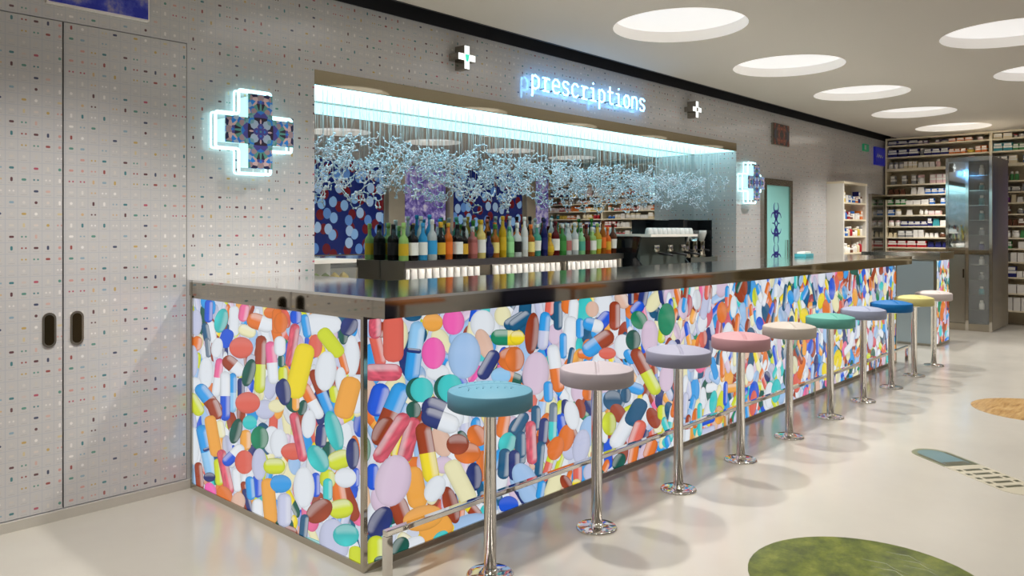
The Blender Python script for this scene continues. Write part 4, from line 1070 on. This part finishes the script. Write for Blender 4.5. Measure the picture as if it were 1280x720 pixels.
wd = MB().lathe([(.0014, 0), (.0014, 1)], 5).build('wire', M['wire']); wdat = wd.data; bpy.data.objects.remove(wd)
rng = random.Random(77)
NCOL = 76
for i in range(NCOL):
    for j in range(3):
        x = NX0+.12+(NX1-NX0-.24)*(i+.5+rng.uniform(-.3, .3)+(j-1)*.33)/NCOL; y = WY+.13+.115*j+rng.uniform(-.015, .015)
        zt = [2.06, 1.84, 1.96, 1.77, 2.01, 1.89][(i*2+j*3) % 6]+rng.uniform(-.04, .05)
        t = thing('molecule_pendant', 'silvery ball-and-stick molecule hanging on a wire in the cloud above the bottles', 'hanging ornament', (x, y, zt), rng.uniform(0, 2*PI), 'molecules hanging over the back bar')
        o = bpy.data.objects.new('ornament', MOLS[rng.randrange(9)]); COL.objects.link(o); o.parent = t
        o = bpy.data.objects.new('wire', wdat); COL.objects.link(o); o.parent = t; o.scale = (1, 1, NZ-zt)

# ================================================================== FLOOR INLAYS
def circ(cx, cy, r, n=48): return [(cx+r*math.cos(2*PI*k/n), cy+r*math.sin(2*PI*k/n)) for k in range(n)]
fz = lambda u, v, d: (u, v, d)
g1 = thing('floor_inlay', 'round moss-green tablet inlay in the floor, nearest the camera', 'floor inlay', (3.29, 1.08, 0)); o1 = (3.29, 1.08, 0)
MB().prism(circ(3.29, 1.08, .465), fz, .0015, -.01).build('disc', M['moss'], g1, o1)
mb = MB(); rng = random.Random(4)
for k in range(7):
    x = 3.42+.05*k-.1; y = .82+.05*(k % 4)
    mb.tube([(x, y, .0008), (x+.02, y+.07, .0008), (x+.05, y+.11, .0008), (x+.03, y+.2, .0008)], .0022, 6)
mb.build('script_lines', M['inlay_green'], g1, o1)
g2 = thing('floor_inlay', 'round amber wood-grained tablet inlay in the floor at the right', 'floor inlay', (7.33, 1.13, 0))
MB().prism(circ(7.33, 1.13, .45), fz, .0015, -.01).build('disc', M['wood'], g2, (7.33, 1.13, 0))
g3 = thing('floor_inlay', 'long grey capsule inlay with a slate window and dark bars', 'floor inlay', (5.24, 1.13, 0)); o3 = (5.24, 1.13, 0)
ux, uy = .605, .796; vx, vy = uy, -ux
def cap(s, n_): return (ux*s+vx*n_, uy*s+vy*n_)
def caps(s0, s1, nc, r, e0=True, e1=True):
    pts = []
    if e1: pts += [cap(s1-r+r*math.cos(a), nc+r*math.sin(a)) for a in [-PI/2+PI*k/12 for k in range(13)]]
    else: pts += [cap(s1, nc-r), cap(s1, nc+r)]
    if e0: pts += [cap(s0+r-r*math.cos(a), nc-r*math.sin(a)) for a in [-PI/2+PI*k/12 for k in range(13)]]
    else: pts += [cap(s0, nc+r), cap(s0, nc-r)]
    return pts
NC = 3.498
MB().prism(caps(3.62, 4.16, NC, .122, True, False)[::-1], fz, .0015, -.01).build('cream_half', M['inlay_cream'], g3, o3)
MB().prism(caps(4.16, 4.53, NC, .122, False, True)[::-1], fz, .0015, -.01).build('dark_half', M['inlay_green'], g3, o3)
MB().prism(caps(4.2, 4.5, NC, .085, False, True)[::-1], fz, .0022, .001).build('slate_window', M['inlay_blue'], g3, o3)
for sgn in (-1, 1): MB().prism(caps(4.16, 4.42, NC+sgn*.094, .01, False, False)[::-1], fz, .0024, .001).build('rim_line', M['inlay_dark'], g3, o3)
MB().prism(caps(4.165, 4.235, NC, .075, False, False)[::-1], fz, .0026, .001).build('lettering_block', M['inlay_dark'], g3, o3)
for k in range(5):
    s0 = 4.06-.075*k
    MB().prism(caps(s0, s0+.03, NC, .055, False, False)[::-1], fz, .0022, .001).build('bar', M['inlay_dark'], g3, o3)
    for sgn in (-1, 1): MB().prism(caps(s0, s0+.03, NC+sgn*.09, .014, False, False)[::-1], fz, .0022, .001).build('bar', M['inlay_dark'], g3, o3)
